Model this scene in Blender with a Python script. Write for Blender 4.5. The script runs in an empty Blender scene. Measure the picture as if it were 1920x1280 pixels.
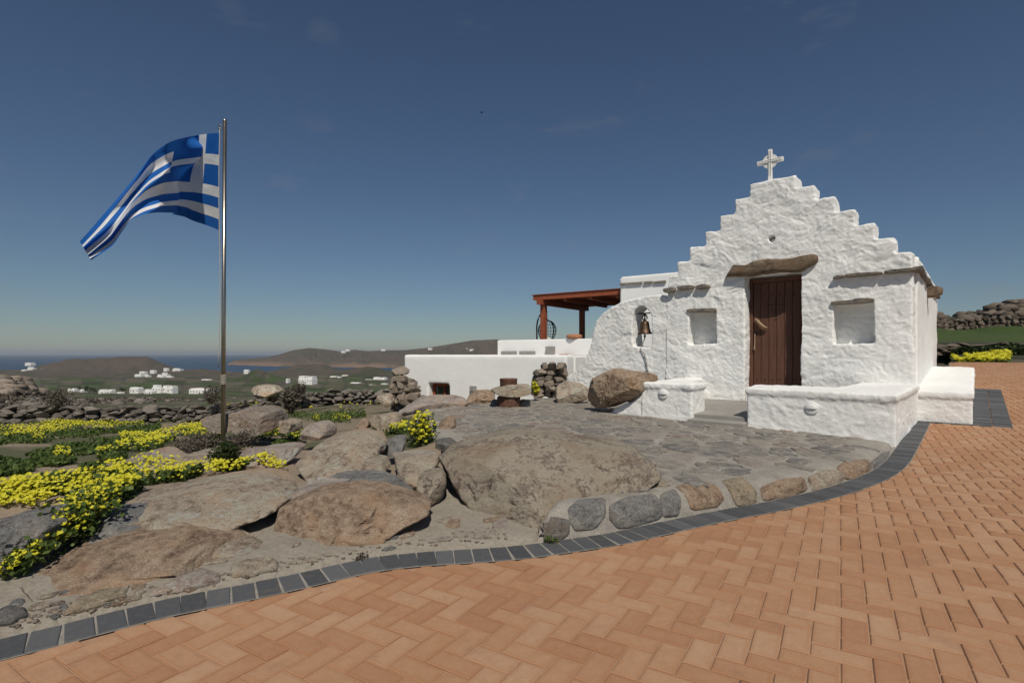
import bpy, bmesh, math, random
import numpy as np
from mathutils import Vector, Matrix

# ------------------------------------------------------------------ camera
F, CX, HY, EYE = 1000.0, 960.0, 663.0, 1.13       # focal length, centre, eye line in photo pixels; eye height in metres
sc = bpy.context.scene
cam_d = bpy.data.cameras.new('camera')
cam_d.sensor_width = 36.0
cam_d.lens = 36.0 * F / 1920.0
cam_d.shift_y = (HY - 640.0) / 1920.0
cam_d.clip_start = 0.05
cam_d.clip_end = 60000.0
cam = bpy.data.objects.new('camera', cam_d)
sc.collection.objects.link(cam)
cam.location = (0, 0, EYE)
cam.rotation_euler = (math.radians(90), 0, 0)
sc.camera = cam

# ------------------------------------------------------------------ sky, sun, exposure
ALPHA = math.radians(41)                            # how far the chapel front is turned
D2 = np.array([math.cos(ALPHA), -math.sin(ALPHA)])  # along the chapel front, to its right
N2 = np.array([math.sin(ALPHA), math.cos(ALPHA)])   # into the chapel
SUN = Vector((1.1 * D2[0] - N2[0], 1.1 * D2[1] - N2[1], 1.87)).normalized()
SUN_EL = math.asin(SUN.z)
SUN_AZ = math.atan2(SUN.x, SUN.y)

w = bpy.data.worlds.new('World')
sc.world = w
w.use_nodes = True
wn, wl = w.node_tree.nodes, w.node_tree.links
wn.clear()
wo = wn.new('ShaderNodeOutputWorld')
bg = wn.new('ShaderNodeBackground')
sky = wn.new('ShaderNodeTexSky')
sky.sky_type = 'NISHITA'
sky.sun_disc = False
sky.sun_elevation = SUN_EL
sky.sun_rotation = SUN_AZ
sky.altitude = 0
sky.air_density = 1.0
sky.dust_density = 0.1
sky.ozone_density = 2.0
hsv = wn.new('ShaderNodeHueSaturation')
hsv.inputs['Saturation'].default_value = 0.97
tint = wn.new('ShaderNodeMix')
tint.data_type = 'RGBA'
tint.blend_type = 'MULTIPLY'
tint.inputs[0].default_value = 1.0
tint.inputs[7].default_value = (0.82, 0.95, 1.08, 1)
wl.new(sky.outputs[0], tint.inputs[6])
wl.new(tint.outputs[2], hsv.inputs['Color'])
# thin scraps of cloud, the same all round the sky
tc = wn.new('ShaderNodeTexCoord')
mp = wn.new('ShaderNodeMapping')
mp.inputs['Scale'].default_value = (5.0, 5.0, 17.0)
nz = wn.new('ShaderNodeTexNoise')
nz.inputs['Scale'].default_value = 1.0
nz.inputs['Detail'].default_value = 7.0
nz.inputs['Roughness'].default_value = 0.62
cr = wn.new('ShaderNodeValToRGB')
cr.color_ramp.elements[0].position = 0.60
cr.color_ramp.elements[0].color = (0, 0, 0, 1)
cr.color_ramp.elements[1].position = 0.85
cr.color_ramp.elements[1].color = (0.3, 0.3, 0.3, 1)
mx = wn.new('ShaderNodeMix')
mx.data_type = 'RGBA'
mx.inputs[7].default_value = (5.0, 4.8, 4.8, 1)
wl.new(tc.outputs['Generated'], mp.inputs['Vector'])
wl.new(mp.outputs[0], nz.inputs['Vector'])
wl.new(nz.outputs['Fac'], cr.inputs[0])
wl.new(cr.outputs[0], mx.inputs[0])
wl.new(hsv.outputs[0], mx.inputs[6])
wl.new(mx.outputs[2], bg.inputs[0])
bg.inputs[1].default_value = 0.05
wl.new(bg.outputs[0], wo.inputs[0])

sun_d = bpy.data.lights.new('sun', 'SUN')
sun_d.energy = 4.3
sun_d.angle = math.radians(0.53)
sun_d.color = (1.0, 0.935, 0.82)
sun = bpy.data.objects.new('sun', sun_d)
sc.collection.objects.link(sun)
sun.rotation_euler = (-SUN).to_track_quat('-Z', 'Y').to_euler()
sun.location = (0, 0, 30)

sc.view_settings.view_transform = 'Standard'
sc.view_settings.look = 'None'
sc.view_settings.gamma = 1.0
sc.view_settings.exposure = -0.22
sc.view_settings.use_curve_mapping = False

# ------------------------------------------------------------------ helpers
C = sc.collection
rng = np.random.default_rng(7)
random.seed(7)


def vnoise(p, seed=0):
    p = np.asarray(p, float)
    i = np.floor(p).astype(np.int64)
    f = p - i
    f = f * f * f * (f * (f * 6 - 15) + 10)

    def h(a, b, c):
        n = (a * 374761393 + b * 668265263 + c * 1442695041 + seed * 974634777) & 0xFFFFFFFF
        n = ((n ^ (n >> 13)) * 1274126177) & 0xFFFFFFFF
        n = ((n ^ (n >> 16)) * 2246822519) & 0xFFFFFFFF
        return ((n ^ (n >> 15)) & 0xFFFF) / 65535.0
    x, y, z = i[:, 0], i[:, 1], i[:, 2]
    u, v, t = f[:, 0], f[:, 1], f[:, 2]
    r = 0
    for dx in (0, 1):
        for dy in (0, 1):
            for dz in (0, 1):
                r = r + h(x + dx, y + dy, z + dz) * (u if dx else 1 - u) * (v if dy else 1 - v) * (t if dz else 1 - t)
    return r * 2 - 1


def fbm(p, octv=4, seed=0, rough=0.5):
    p = np.asarray(p, float)
    r, a, s = 0, 1.0, 0.0
    for k in range(octv):
        r = r + a * vnoise(p * (2.03 ** k) + 17.3 * k, seed + k)
        s += a
        a *= rough
    return r / s


def fbm2(x, y, octv=4, seed=0):
    return fbm(np.stack([np.ravel(x), np.ravel(y), np.full(np.size(x), 0.37)], 1), octv, seed).reshape(np.shape(x))


def sstep(a, b, x):
    t = np.clip((np.asarray(x, float) - a) / (b - a), 0, 1)
    return t * t * (3 - 2 * t)


def pix(px, py, Y):
    return np.array([(px - CX) / F * Y, Y, EYE - (py - HY) / F * Y])


def tag(o, label=None, cat=None, group=None, kind=None):
    if label: o['label'] = label
    if cat: o['category'] = cat
    if group: o['group'] = group
    if kind: o['kind'] = kind
    return o


def empty(name, loc, label, cat, group=None):
    o = bpy.data.objects.new(name, None)
    o.empty_display_size = 0.1
    C.objects.link(o)
    o.location = Vector([float(v) for v in loc])
    return tag(o, label, cat, group)


def wloc(o):
    v = Vector(o.location)
    p = o.parent
    while p:
        v += p.location
        p = p.parent
    return np.array(v)


def mesh_data(name, V, Fc, mat=None, smooth=False):
    V = np.asarray(V, float)
    me = bpy.data.meshes.new(name)
    if isinstance(Fc, np.ndarray):
        k = Fc.shape[1]
        me.vertices.add(len(V))
        me.vertices.foreach_set('co', V.ravel())
        me.loops.add(Fc.size)
        me.loops.foreach_set('vertex_index', Fc.ravel().astype(np.int32))
        me.polygons.add(len(Fc))
        me.polygons.foreach_set('loop_start', np.arange(0, Fc.size, k, dtype=np.int32))
        me.polygons.foreach_set('loop_total', np.full(len(Fc), k, dtype=np.int32))
        me.update(calc_edges=True)
        me.validate()
    else:
        me.from_pydata([tuple(v) for v in V], [], [tuple(f) for f in Fc])
        me.update()
    if smooth:
        me.polygons.foreach_set('use_smooth', np.ones(len(me.polygons), bool))
    if mat: me.materials.append(mat)
    return me


def link(name, me, loc=(0, 0, 0), parent=None):
    o = bpy.data.objects.new(name, me)
    C.objects.link(o)
    o.location = Vector([float(v) for v in loc])
    if parent: o.parent = parent
    return o


def add(name, V, Fc, mat, parent=None, smooth=False, origin=True):
    """one mesh object from world coordinates; its origin goes to the middle of its foot"""
    V = np.asarray(V, float)
    b = np.array([(V[:, 0].min() + V[:, 0].max()) / 2, (V[:, 1].min() + V[:, 1].max()) / 2, V[:, 2].min()]) if origin else np.zeros(3)
    me = mesh_data(name, V - b, Fc, mat, smooth)
    loc = b - (wloc(parent) if parent else 0)
    return link(name, me, loc, parent)


def attr(o, name, vals):
    a = o.data.attributes.new(name, 'FLOAT', 'POINT')
    a.data.foreach_set('value', np.asarray(vals, np.float32))


def attr_col(o, name, cols):
    a = o.data.attributes.new(name, 'FLOAT_COLOR', 'POINT')
    c = np.concatenate([cols, np.ones((len(cols), 1))], 1).astype(np.float32)
    a.data.foreach_set('color', c.ravel())


def grid_faces(nr, nc):
    i = np.arange(nr * nc).reshape(nr, nc)
    return np.stack([i[:-1, :-1], i[:-1, 1:], i[1:, 1:], i[1:, :-1]], -1).reshape(-1, 4)


def box_vf(c, ax, ay, az, hx, hy, hz, bev=0.0):
    """box with half sizes along three axes; bev chamfers the edges round the +az face"""
    c, ax, ay, az = (np.asarray(q, float) for q in (c, ax, ay, az))
    V, Fc = [], []
    lv = [(-hz, 0)] + ([(hz - bev, 0), (hz, bev)] if bev else [(hz, 0)])
    for z, ins in lv:
        for sx, sy in ((-1, -1), (1, -1), (1, 1), (-1, 1)):
            V.append(c + ax * sx * (hx - ins) + ay * sy * (hy - ins) + az * z)
    Fc.append((3, 2, 1, 0))
    for k in range(len(lv) - 1):
        for j in range(4):
            Fc.append((k * 4 + j, k * 4 + (j + 1) % 4, k * 4 + 4 + (j + 1) % 4, k * 4 + 4 + j))
    m = (len(lv) - 1) * 4
    Fc.append((m, m + 1, m + 2, m + 3))
    return V, Fc


def merge(parts):
    V, Fc = [], []
    for v, f in parts:
        o = len(V)
        V += list(v)
        Fc += [tuple(i + o for i in q) for q in f]
    return V, Fc


def lathe(prof, seg=24, c=(0, 0, 0)):
    V, Fc = [], []
    n = len(prof)
    for r, z in prof:
        for k in range(seg):
            t = 2 * math.pi * k / seg
            V.append((c[0] + r * math.cos(t), c[1] + r * math.sin(t), c[2] + z))
    for i in range(n - 1):
        for k in range(seg):
            Fc.append((i * seg + k, i * seg + (k + 1) % seg, (i + 1) * seg + (k + 1) % seg, (i + 1) * seg + k))
    Fc.append(tuple(range(seg))[::-1])
    Fc.append(tuple((n - 1) * seg + k for k in range(seg)))
    return V, Fc


def tube(pts, r, seg=8):
    pts = [np.asarray(p, float) for p in pts]
    rr = r if hasattr(r, '__len__') else [r] * len(pts)
    V, Fc = [], []
    for i, p in enumerate(pts):
        t = pts[min(i + 1, len(pts) - 1)] - pts[max(i - 1, 0)]
        t = t / (np.linalg.norm(t) + 1e-9)
        a = np.cross(t, (0, 0, 1) if abs(t[2]) < 0.9 else (1, 0, 0))
        a /= np.linalg.norm(a)
        b = np.cross(t, a)
        for k in range(seg):
            q = 2 * math.pi * k / seg
            V.append(p + rr[i] * (a * math.cos(q) + b * math.sin(q)))
    for i in range(len(pts) - 1):
        for k in range(seg):
            Fc.append((i * seg + k, i * seg + (k + 1) % seg, (i + 1) * seg + (k + 1) % seg, (i + 1) * seg + k))
    Fc.append(tuple(range(seg))[::-1])
    Fc.append(tuple((len(pts) - 1) * seg + k for k in range(seg)))
    return V, Fc


# ------------------------------------------------------------------ materials
class NB:
    def __init__(self, name):
        self.m = bpy.data.materials.new(name)
        self.m.use_nodes = True
        self.t = self.m.node_tree
        self.t.nodes.clear()
        self.out = self.n('ShaderNodeOutputMaterial')
        self.b = self.n('ShaderNodeBsdfPrincipled')
        self.l(self.b.outputs[0], self.out.inputs[0])
        self.b.inputs['Roughness'].default_value = 0.9
        self.b.inputs['Specular IOR Level'].default_value = 0.25
        self.co = self.n('ShaderNodeTexCoord').outputs['Object']

    def n(self, t):
        return self.t.nodes.new(t)

    def l(self, a, b):
        self.t.links.new(a, b)

    def world(self):
        self.co = self.n('ShaderNodeNewGeometry').outputs['Position']
        return self

    def map(self, scale):
        m = self.n('ShaderNodeMapping')
        m.inputs['Scale'].default_value = scale
        self.l(self.co, m.inputs['Vector'])
        return m.outputs[0]

    def noise(self, scale, detail=6, rough=0.6, dist=0.0, vec=None):
        k = self.n('ShaderNodeTexNoise')
        k.inputs['Scale'].default_value = scale
        k.inputs['Detail'].default_value = detail
        k.inputs['Roughness'].default_value = rough
        k.inputs['Distortion'].default_value = dist
        self.l(vec or self.co, k.inputs['Vector'])
        return k.outputs['Fac']

    def voro(self, scale, feat='F1', vec=None):
        k = self.n('ShaderNodeTexVoronoi')
        k.feature = feat
        k.inputs['Scale'].default_value = scale
        self.l(vec or self.co, k.inputs['Vector'])
        return k.outputs['Distance']

    def ramp(self, fac, stops):
        r = self.n('ShaderNodeValToRGB')
        e = r.color_ramp.elements
        while len(e) < len(stops): e.new(0.5)
        for k, (p, c) in enumerate(stops):
            e[k].position = p
            e[k].color = (c, c, c, 1) if not hasattr(c, '__len__') else (*c, 1)
        self.l(fac, r.inputs[0])
        return r.outputs[0]

    def mix(self, fac, a, b, mode='MIX'):
        m = self.n('ShaderNodeMix')
        m.data_type = 'RGBA'
        m.blend_type = mode
        for s, v in ((0, fac), (6, a), (7, b)):
            if hasattr(v, 'is_linked') or hasattr(v, 'links'): self.l(v, m.inputs[s])
            elif s == 0: m.inputs[0].default_value = v
            else: m.inputs[s].default_value = (*v, 1)
        return m.outputs[2]

    def math(self, op, a, b=0.0, c=0.0):
        m = self.n('ShaderNodeMath')
        m.operation = op
        for k, v in enumerate((a, b, c)):
            if hasattr(v, 'links'): self.l(v, m.inputs[k])
            else: m.inputs[k].default_value = v
        return m.outputs[0]

    def attr(self, name):
        a = self.n('ShaderNodeAttribute')
        a.attribute_name = name
        return a

    def rand(self):
        g = self.n('ShaderNodeNewGeometry').outputs['Random Per Island']
        o = self.n('ShaderNodeObjectInfo').outputs['Random']
        return self.math('FRACT', self.math('ADD', g, o))

    def bump(self, h, strength=0.4, dist=0.01):
        k = self.n('ShaderNodeBump')
        k.inputs['Strength'].default_value = strength
        k.inputs['Distance'].default_value = dist
        self.l(h, k.inputs['Height'])
        prev = self.b.inputs['Normal'].links
        if prev: self.l(prev[0].from_socket, k.inputs['Normal'])
        self.l(k.outputs[0], self.b.inputs['Normal'])
        return self

    def col(self, c):
        if hasattr(c, 'links'): self.l(c, self.b.inputs['Base Color'])
        else: self.b.inputs['Base Color'].default_value = (*c, 1)
        return self

    def rough(self, v):
        if hasattr(v, 'links'): self.l(v, self.b.inputs['Roughness'])
        else: self.b.inputs['Roughness'].default_value = v
        return self


def mat_rock(name, dark, mid, light, lichen=None, lam=0.5, sc_=1.0, orange=0.0):
    k = NB(name)
    n1 = k.noise(2.6 * sc_, 12, 0.72, 0.5)
    n2 = k.noise(21 * sc_, 8, 0.72)
    f = k.math('ADD', k.math('MULTIPLY', n1, 0.55), k.math('MULTIPLY', n2, 0.45))
    c = k.ramp(f, [(0.40, tuple(v * 0.75 for v in dark)), (0.485, mid), (0.58, light)])
    c = k.mix(k.ramp(k.voro(26 * sc_), [(0.0, 0.35), (0.2, 0.0)]), c, tuple(v * 0.6 for v in dark))
    c = k.mix(k.ramp(k.noise(140 * sc_, 3, 0.7), [(0.36, 0.55), (0.5, 0.0)]), c, tuple(v * 0.5 for v in dark))
    c = k.mix(k.ramp(k.noise(110 * sc_, 3, 0.6), [(0.56, 0.0), (0.7, 0.5)]), c, tuple(min(1, v * 1.45) for v in light))
    if lichen:
        lf = k.math('ADD', k.math('MULTIPLY', k.noise(3.4 * sc_, 12, 0.78, 0.4), 0.55), k.math('MULTIPLY', k.noise(30 * sc_, 8, 0.75), 0.45))
        c = k.mix(k.ramp(lf, [(0.55 - 0.1 * lam, 0.0), (0.585 - 0.1 * lam, 0.92)]), c, k.mix(k.ramp(k.noise(55 * sc_, 5, 0.7), [(0.35, 0.6), (0.6, 0.0)]), lichen, tuple(v * 0.72 for v in lichen)))
    if orange:
        of = k.noise(2.1 * sc_, 9, 0.75, 0.8)
        c = k.mix(k.ramp(of, [(0.72 - 0.1 * orange, 0.0), (0.76 - 0.1 * orange, 0.8)]), c, (0.42, 0.19, 0.04))
    # rust and damp streaks
    c = k.mix(k.ramp(k.noise(1.7 * sc_, 6, 0.65, 0.4), [(0.48, 0.0), (0.64, 0.6)]), c, (mid[0] * 1.15, mid[1] * 0.9, mid[2] * 0.68))
    k.col(c)
    v = k.map((1.0, 1.0, 1.9))
    k.bump(k.noise(7 * sc_, 12, 0.78, 0.4, v), 1.0, 0.09)
    k.bump(k.noise(45 * sc_, 9, 0.8), 1.0, 0.022)
    return k.m


M = {}
M['rock_tan'] = mat_rock('rock_tan', (0.304, 0.232, 0.178), (0.554, 0.447, 0.348), (0.660, 0.634, 0.509), (0.660, 0.660, 0.598), 0.1)
M['rock_brown'] = mat_rock('rock_brown', (0.253, 0.168, 0.117), (0.480, 0.345, 0.244), (0.660, 0.522, 0.388), None)
M['rock_lichen'] = mat_rock('rock_lichen', (0.16, 0.12, 0.098), (0.30, 0.235, 0.19), (0.42, 0.34, 0.28), (0.58, 0.505, 0.395), 0.93, 1.1, 0.12)
M['rock_grey'] = mat_rock('rock_grey', (0.168, 0.163, 0.161), (0.307, 0.300, 0.290), (0.454, 0.439, 0.410), (0.586, 0.564, 0.512), -0.1)
M['rock_dark'] = mat_rock('rock_dark', (0.134, 0.129, 0.122), (0.244, 0.235, 0.222), (0.366, 0.351, 0.329), (0.527, 0.505, 0.468), -0.1, 2.0)
M['rock_pink'] = mat_rock('rock_pink', (0.306, 0.233, 0.194), (0.548, 0.443, 0.378), (0.660, 0.652, 0.580), (0.660, 0.660, 0.645), 0.15, 1.5)
M['rock_ochre'] = mat_rock('rock_ochre', (0.293, 0.227, 0.146), (0.483, 0.395, 0.278), (0.630, 0.542, 0.425), (0.659, 0.600, 0.512), 0.2, 1.6, 0.9)
M['rock_field'] = mat_rock('rock_field', (0.236, 0.193, 0.160), (0.438, 0.370, 0.312), (0.606, 0.522, 0.438), (0.639, 0.589, 0.522), 0.1, 2.0)


def m_plaster():
    k = NB('white_plaster').world()
    n = k.noise(2.3, 6, 0.6)
    c = k.ramp(n, [(0.3, (0.75, 0.74, 0.715)), (0.65, (0.83, 0.825, 0.805))])
    c = k.mix(k.ramp(k.noise(34, 5, 0.7), [(0.66, 0.0), (0.8, 0.35)]), c, (0.62, 0.6, 0.56))
    k.col(c).rough(0.92)
    k.bump(k.noise(26, 10, 0.7, 0.3), 0.6, 0.016)
    k.bump(k.noise(150, 4, 0.6), 0.3, 0.003)
    return k.m


def m_plaster_smooth():
    k = NB('smooth_white_plaster').world()
    k.col(k.ramp(k.noise(0.9, 5, 0.6), [(0.3, (0.76, 0.755, 0.74)), (0.7, (0.83, 0.825, 0.81))])).rough(0.9)
    k.bump(k.noise(12, 6, 0.6), 0.2, 0.01)
    return k.m


def m_brick():
    k = NB('terracotta_paver').world()
    r = k.rand()
    c = k.ramp(r, [(0.0, (0.40, 0.215, 0.118)), (0.35, (0.435, 0.245, 0.138)), (0.7, (0.46, 0.272, 0.16)), (1.0, (0.48, 0.30, 0.185))])
    wr = k.math('MULTIPLY', k.attr('wear').outputs['Fac'], k.ramp(k.noise(17, 7, 0.7), [(0.3, 0.25), (0.65, 0.95)]))
    c = k.mix(wr, k.mix(1.0, c, (0.82, 0.74, 0.68), 'MULTIPLY'), c)
    c = k.mix(k.ramp(k.noise(0.7, 6, 0.6), [(0.4, 0.0), (0.65, 0.5)]), c, k.mix(1.0, c, (0.86, 0.8, 0.76), 'MULTIPLY'))
    c = k.mix(k.ramp(k.noise(3.3, 8, 0.72, 0.3), [(0.56, 0.0), (0.7, 0.45)]), c, (0.25, 0.15, 0.095))
    c = k.mix(k.ramp(k.noise(330, 2, 0.5), [(0.3, 0.5), (0.5, 0.0)]), c, (0.2, 0.1, 0.06))
    c = k.mix(k.ramp(k.noise(300, 2, 0.5), [(0.62, 0.0), (0.75, 0.5)]), c, (0.55, 0.42, 0.33))
    k.col(c).rough(0.85)
    k.bump(k.noise(260, 4, 0.7), 0.35, 0.002)
    return k.m


def m_joint():
    k = NB('sandy_joint').world()
    k.col(k.ramp(k.noise(6, 6, 0.7), [(0.3, (0.30, 0.17, 0.10)), (0.7, (0.44, 0.28, 0.18))])).rough(0.95)
    k.bump(k.noise(300, 3, 0.6), 0.4, 0.002)
    return k.m


def m_edging():
    k = NB('charcoal_paver').world()
    r = k.rand()
    c = k.ramp(r, [(0.0, (0.060, 0.063, 0.068)), (0.6, (0.085, 0.088, 0.094)), (1.0, (0.11, 0.112, 0.118))])
    c = k.mix(k.ramp(k.noise(40, 6, 0.7), [(0.5, 0.0), (0.8, 0.35)]), c, (0.2, 0.185, 0.165))
    c = k.mix(k.ramp(k.noise(5, 6, 0.7), [(0.55, 0.0), (0.75, 0.3)]), c, (0.22, 0.17, 0.12))
    k.col(c).rough(0.8)
    k.bump(k.noise(240, 4, 0.7), 0.4, 0.002)
    return k.m


def m_mortar():
    k = NB('grey_mortar').world()
    f = k.math('ADD', k.math('MULTIPLY', k.noise(2.2, 8, 0.65), 0.6), k.math('MULTIPLY', k.noise(13, 6, 0.7), 0.4))
    c = k.ramp(f, [(0.36, (0.215, 0.195, 0.17)), (0.5, (0.30, 0.275, 0.24)), (0.66, (0.375, 0.345, 0.30))])
    c = k.mix(k.ramp(k.noise(90, 4, 0.7), [(0.36, 0.55), (0.5, 0.0)]), c, (0.12, 0.105, 0.09))
    k.col(c)
    k.bump(k.noise(7, 9, 0.7), 0.5, 0.03)
    k.bump(k.noise(70, 6, 0.7), 0.6, 0.006)
    return k.m


def m_flag():
    k = NB('terrace_flagstone').world()
    r = k.rand()
    c = k.ramp(r, [(0.0, (0.12, 0.114, 0.108)), (0.3, (0.17, 0.158, 0.145)), (0.6, (0.215, 0.195, 0.17)), (0.8, (0.27, 0.232, 0.19)), (0.93, (0.21, 0.17, 0.14)), (1.0, (0.23, 0.14, 0.105))])
    c = k.mix(k.ramp(k.noise(9, 8, 0.7), [(0.42, 0.0), (0.62, 0.8)]), c, (0.33, 0.30, 0.26))
    c = k.mix(k.ramp(k.noise(70, 5, 0.7), [(0.38, 0.6), (0.52, 0.0)]), c, (0.06, 0.055, 0.05))
    k.col(c)
    k.bump(k.noise(14, 9, 0.7), 0.6, 0.02)
    k.bump(k.noise(80, 6, 0.7), 0.6, 0.005)
    return k.m


def m_ground():
    k = NB('field_soil').world()
    base = k.attr('tint').outputs['Color']
    f = k.noise(3.0, 8, 0.7)
    c = k.mix(k.ramp(f, [(0.35, 0.4), (0.65, 0.0)]), base, k.mix(1.0, base, (0.62, 0.58, 0.55), 'MULTIPLY'))
    c = k.mix(k.ramp(k.noise(45, 5, 0.7), [(0.4, 0.45), (0.55, 0.0)]), c, k.mix(1.0, base, (0.45, 0.42, 0.4), 'MULTIPLY'))
    far = k.noise(0.02, 9, 0.72)
    c = k.mix(k.ramp(far, [(0.4, 0.45), (0.6, 0.0)]), c, k.mix(1.0, base, (0.6, 0.6, 0.58), 'MULTIPLY'))
    k.col(c)
    k.bump(k.noise(7, 9, 0.7), 0.6, 0.04)
    k.bump(k.noise(60, 6, 0.7), 0.6, 0.008)
    return k.m


def m_simple(name, c, rough=0.8, var=0.2, scale=20, bump=0.0, metal=0.0):
    k = NB(name)
    c2 = tuple(v * (1 - var) for v in c)
    k.col(k.ramp(k.noise(scale, 6, 0.65), [(0.35, c2), (0.65, c)])).rough(rough)
    k.b.inputs['Metallic'].default_value = metal
    if bump: k.bump(k.noise(scale * 3, 6, 0.7), 0.5, bump)
    return k.m


def m_wood(name, c, axis=2, scale=9.0):
    k = NB(name)
    s = [scale] * 3
    s[axis] = scale * 0.06
    v = k.map(tuple(s))
    g = k.noise(6.0, 8, 0.65, 0.4, v)
    r = k.rand()
    col = k.ramp(g, [(0.3, tuple(x * 0.5 for x in c)), (0.5, c), (0.72, tuple(min(1, x * 1.3) for x in c))])
    col = k.mix(k.math('MULTIPLY', r, 0.4), col, tuple(x * 0.6 for x in c))
    k.col(col).rough(0.62)
    k.bump(g, 0.35, 0.004)
    return k.m


def m_leaf(name, c, c2, trans=0.25):
    k = NB(name)
    r = k.n('ShaderNodeNewGeometry').outputs['Random Per Island']
    col = k.ramp(r, [(0.0, c), (1.0, c2)])
    k.col(col).rough(0.6)
    t = k.n('ShaderNodeBsdfTranslucent')
    k.l(col, t.inputs[0])
    ms = k.n('ShaderNodeMixShader')
    ms.inputs[0].default_value = trans
    k.l(k.b.outputs[0], ms.inputs[1])
    k.l(t.outputs[0], ms.inputs[2])
    k.l(ms.outputs[0], k.out.inputs[0])
    return k.m


M['plaster'] = m_plaster()
M['plaster_smooth'] = m_plaster_smooth()
M['brick'] = m_brick()
M['joint'] = m_joint()
M['edging'] = m_edging()
M['mortar'] = m_mortar()
M['flag_stone'] = m_flag()
M['ground'] = m_ground()
M['schist'] = mat_rock('schist_slab', (0.2, 0.175, 0.15), (0.33, 0.30, 0.26), (0.43, 0.4, 0.355), None, 0.5, 2.5)
M['log'] = mat_rock('weathered_lintel', (0.15, 0.10, 0.065), (0.30, 0.22, 0.15), (0.43, 0.34, 0.25), None, 0.5, 2.2)
M['door'] = m_wood('door_wood', (0.125, 0.058, 0.038))
M['frame'] = m_wood('door_frame_wood', (0.13, 0.06, 0.038))
M['pergola'] = m_wood('pergola_timber', (0.27, 0.075, 0.035), 0, 4.0)
M['palewood'] = m_simple('pale_wood', (0.36, 0.24, 0.15), 0.6, 0.4, 30)
M['iron'] = m_simple('black_iron', (0.02, 0.018, 0.017), 0.5, 0.3, 60)
M['bronze'] = m_simple('bronze', (0.13, 0.08, 0.052), 0.5, 0.5, 14, 0.001, 0.7)
M['steel'] = m_simple('brushed_steel', (0.42, 0.37, 0.31), 0.3, 0.25, 30, 0.0, 0.95)
M['rope'] = m_simple('rope', (0.55, 0.5, 0.43), 0.9, 0.4, 80)
M['darkrope'] = m_simple('dark_rope', (0.2, 0.19, 0.18), 0.9, 0.4, 80)
M['marble'] = m_simple('white_marble', (0.8, 0.79, 0.76), 0.6, 0.1, 20)
M['greygroove'] = m_simple('grey_groove', (0.45, 0.45, 0.43), 0.8, 0.1, 20)
M['concrete'] = m_simple('grey_cement', (0.30, 0.285, 0.26), 0.85, 0.18, 5, 0.004)
M['rust'] = m_simple('rusty_iron', (0.15, 0.075, 0.05), 0.8, 0.55, 22, 0.004)
M['terracotta'] = m_simple('terracotta', (0.42, 0.19, 0.1), 0.8, 0.3, 10)
M['fixture'] = m_simple('white_enamel', (0.72, 0.72, 0.70), 0.5, 0.05, 20)
M['shade'] = m_simple('dark_opening', (0.03, 0.03, 0.032), 0.6, 0.2, 4)
M['petal'] = m_leaf('yellow_petal', (0.54, 0.50, 0.02), (0.68, 0.64, 0.06), 0.3)
M['clover'] = m_leaf('clover_leaf', (0.045, 0.08, 0.016), (0.12, 0.165, 0.045), 0.25)
M['dryleaf'] = m_leaf('dry_scrub', (0.075, 0.062, 0.048), (0.15, 0.125, 0.095), 0.1)
M['darkleaf'] = m_leaf('dark_shrub_leaf', (0.02, 0.035, 0.01), (0.05, 0.07, 0.02), 0.2)
M['stem'] = m_simple('stem', (0.08, 0.11, 0.035), 0.8, 0.3, 40)
M['twig'] = m_simple('twig', (0.11, 0.085, 0.06), 0.9, 0.3, 40)
M['far_white'] = m_simple('whitewash', (0.80, 0.79, 0.76), 0.9, 0.06, 0.3)
M['cushion'] = m_simple('cushion', (0.6, 0.58, 0.54), 0.9, 0.2, 10)
g_ = NB('window_glass')
g_.col((0.05, 0.06, 0.05)).rough(0.06)
g_.b.inputs['Specular IOR Level'].default_value = 0.7
M['glass'] = g_.m


# ------------------------------------------------------------------ shape of the ground
def z_pav(X, Y):
    s = N2[0] * np.asarray(X, float) + N2[1] * np.asarray(Y, float)
    z = 0.064 * 0.5 * np.logaddexp(0, (s - 7.0) / 0.5)
    return z - 0.004 * np.clip(s - 17, 0, None) ** 2


def pav_at(px, py):
    z = 0.0
    for _ in range(30):
        Y = (EYE - z) * F / (py - HY)
        X = (px - CX) / F * Y
        z = 0.5 * z + 0.5 * float(z_pav(X, Y))
    return np.array([X, Y])


inner_px = [(0, 1199), (94, 1178), (206, 1149), (328, 1120), (450, 1098), (553, 1077), (675, 1049), (769, 1037), (891, 1030), (964, 1025), (1059, 1012), (1134, 1002), (1219, 983),
            (1336, 959), (1431, 943), (1538, 919), (1617, 893), (1656, 870), (1678, 842), (1712, 790)]
EC = np.array([pav_at(*p) for p in inner_px])
EC = np.concatenate([[EC[0] + (EC[0] - EC[2]) / np.linalg.norm(EC[0] - EC[2]) * 2.2], EC])


def smooth_poly(P, n, it=2):
    P = np.asarray(P, float)
    for _ in range(it):
        Q = [P[0]]
        for a, b in zip(P[:-1], P[1:]):
            Q += [a * 0.75 + b * 0.25, a * 0.25 + b * 0.75]
        P = np.array(Q + [P[-1]])
    L = np.concatenate([[0], np.cumsum(np.linalg.norm(np.diff(P, axis=0), axis=1))])
    t = np.linspace(0, L[-1], n)
    return np.stack([np.interp(t, L, P[:, k]) for k in range(P.shape[1])], 1), L[-1]


EC, EC_len = smooth_poly(EC, 160)


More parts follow.
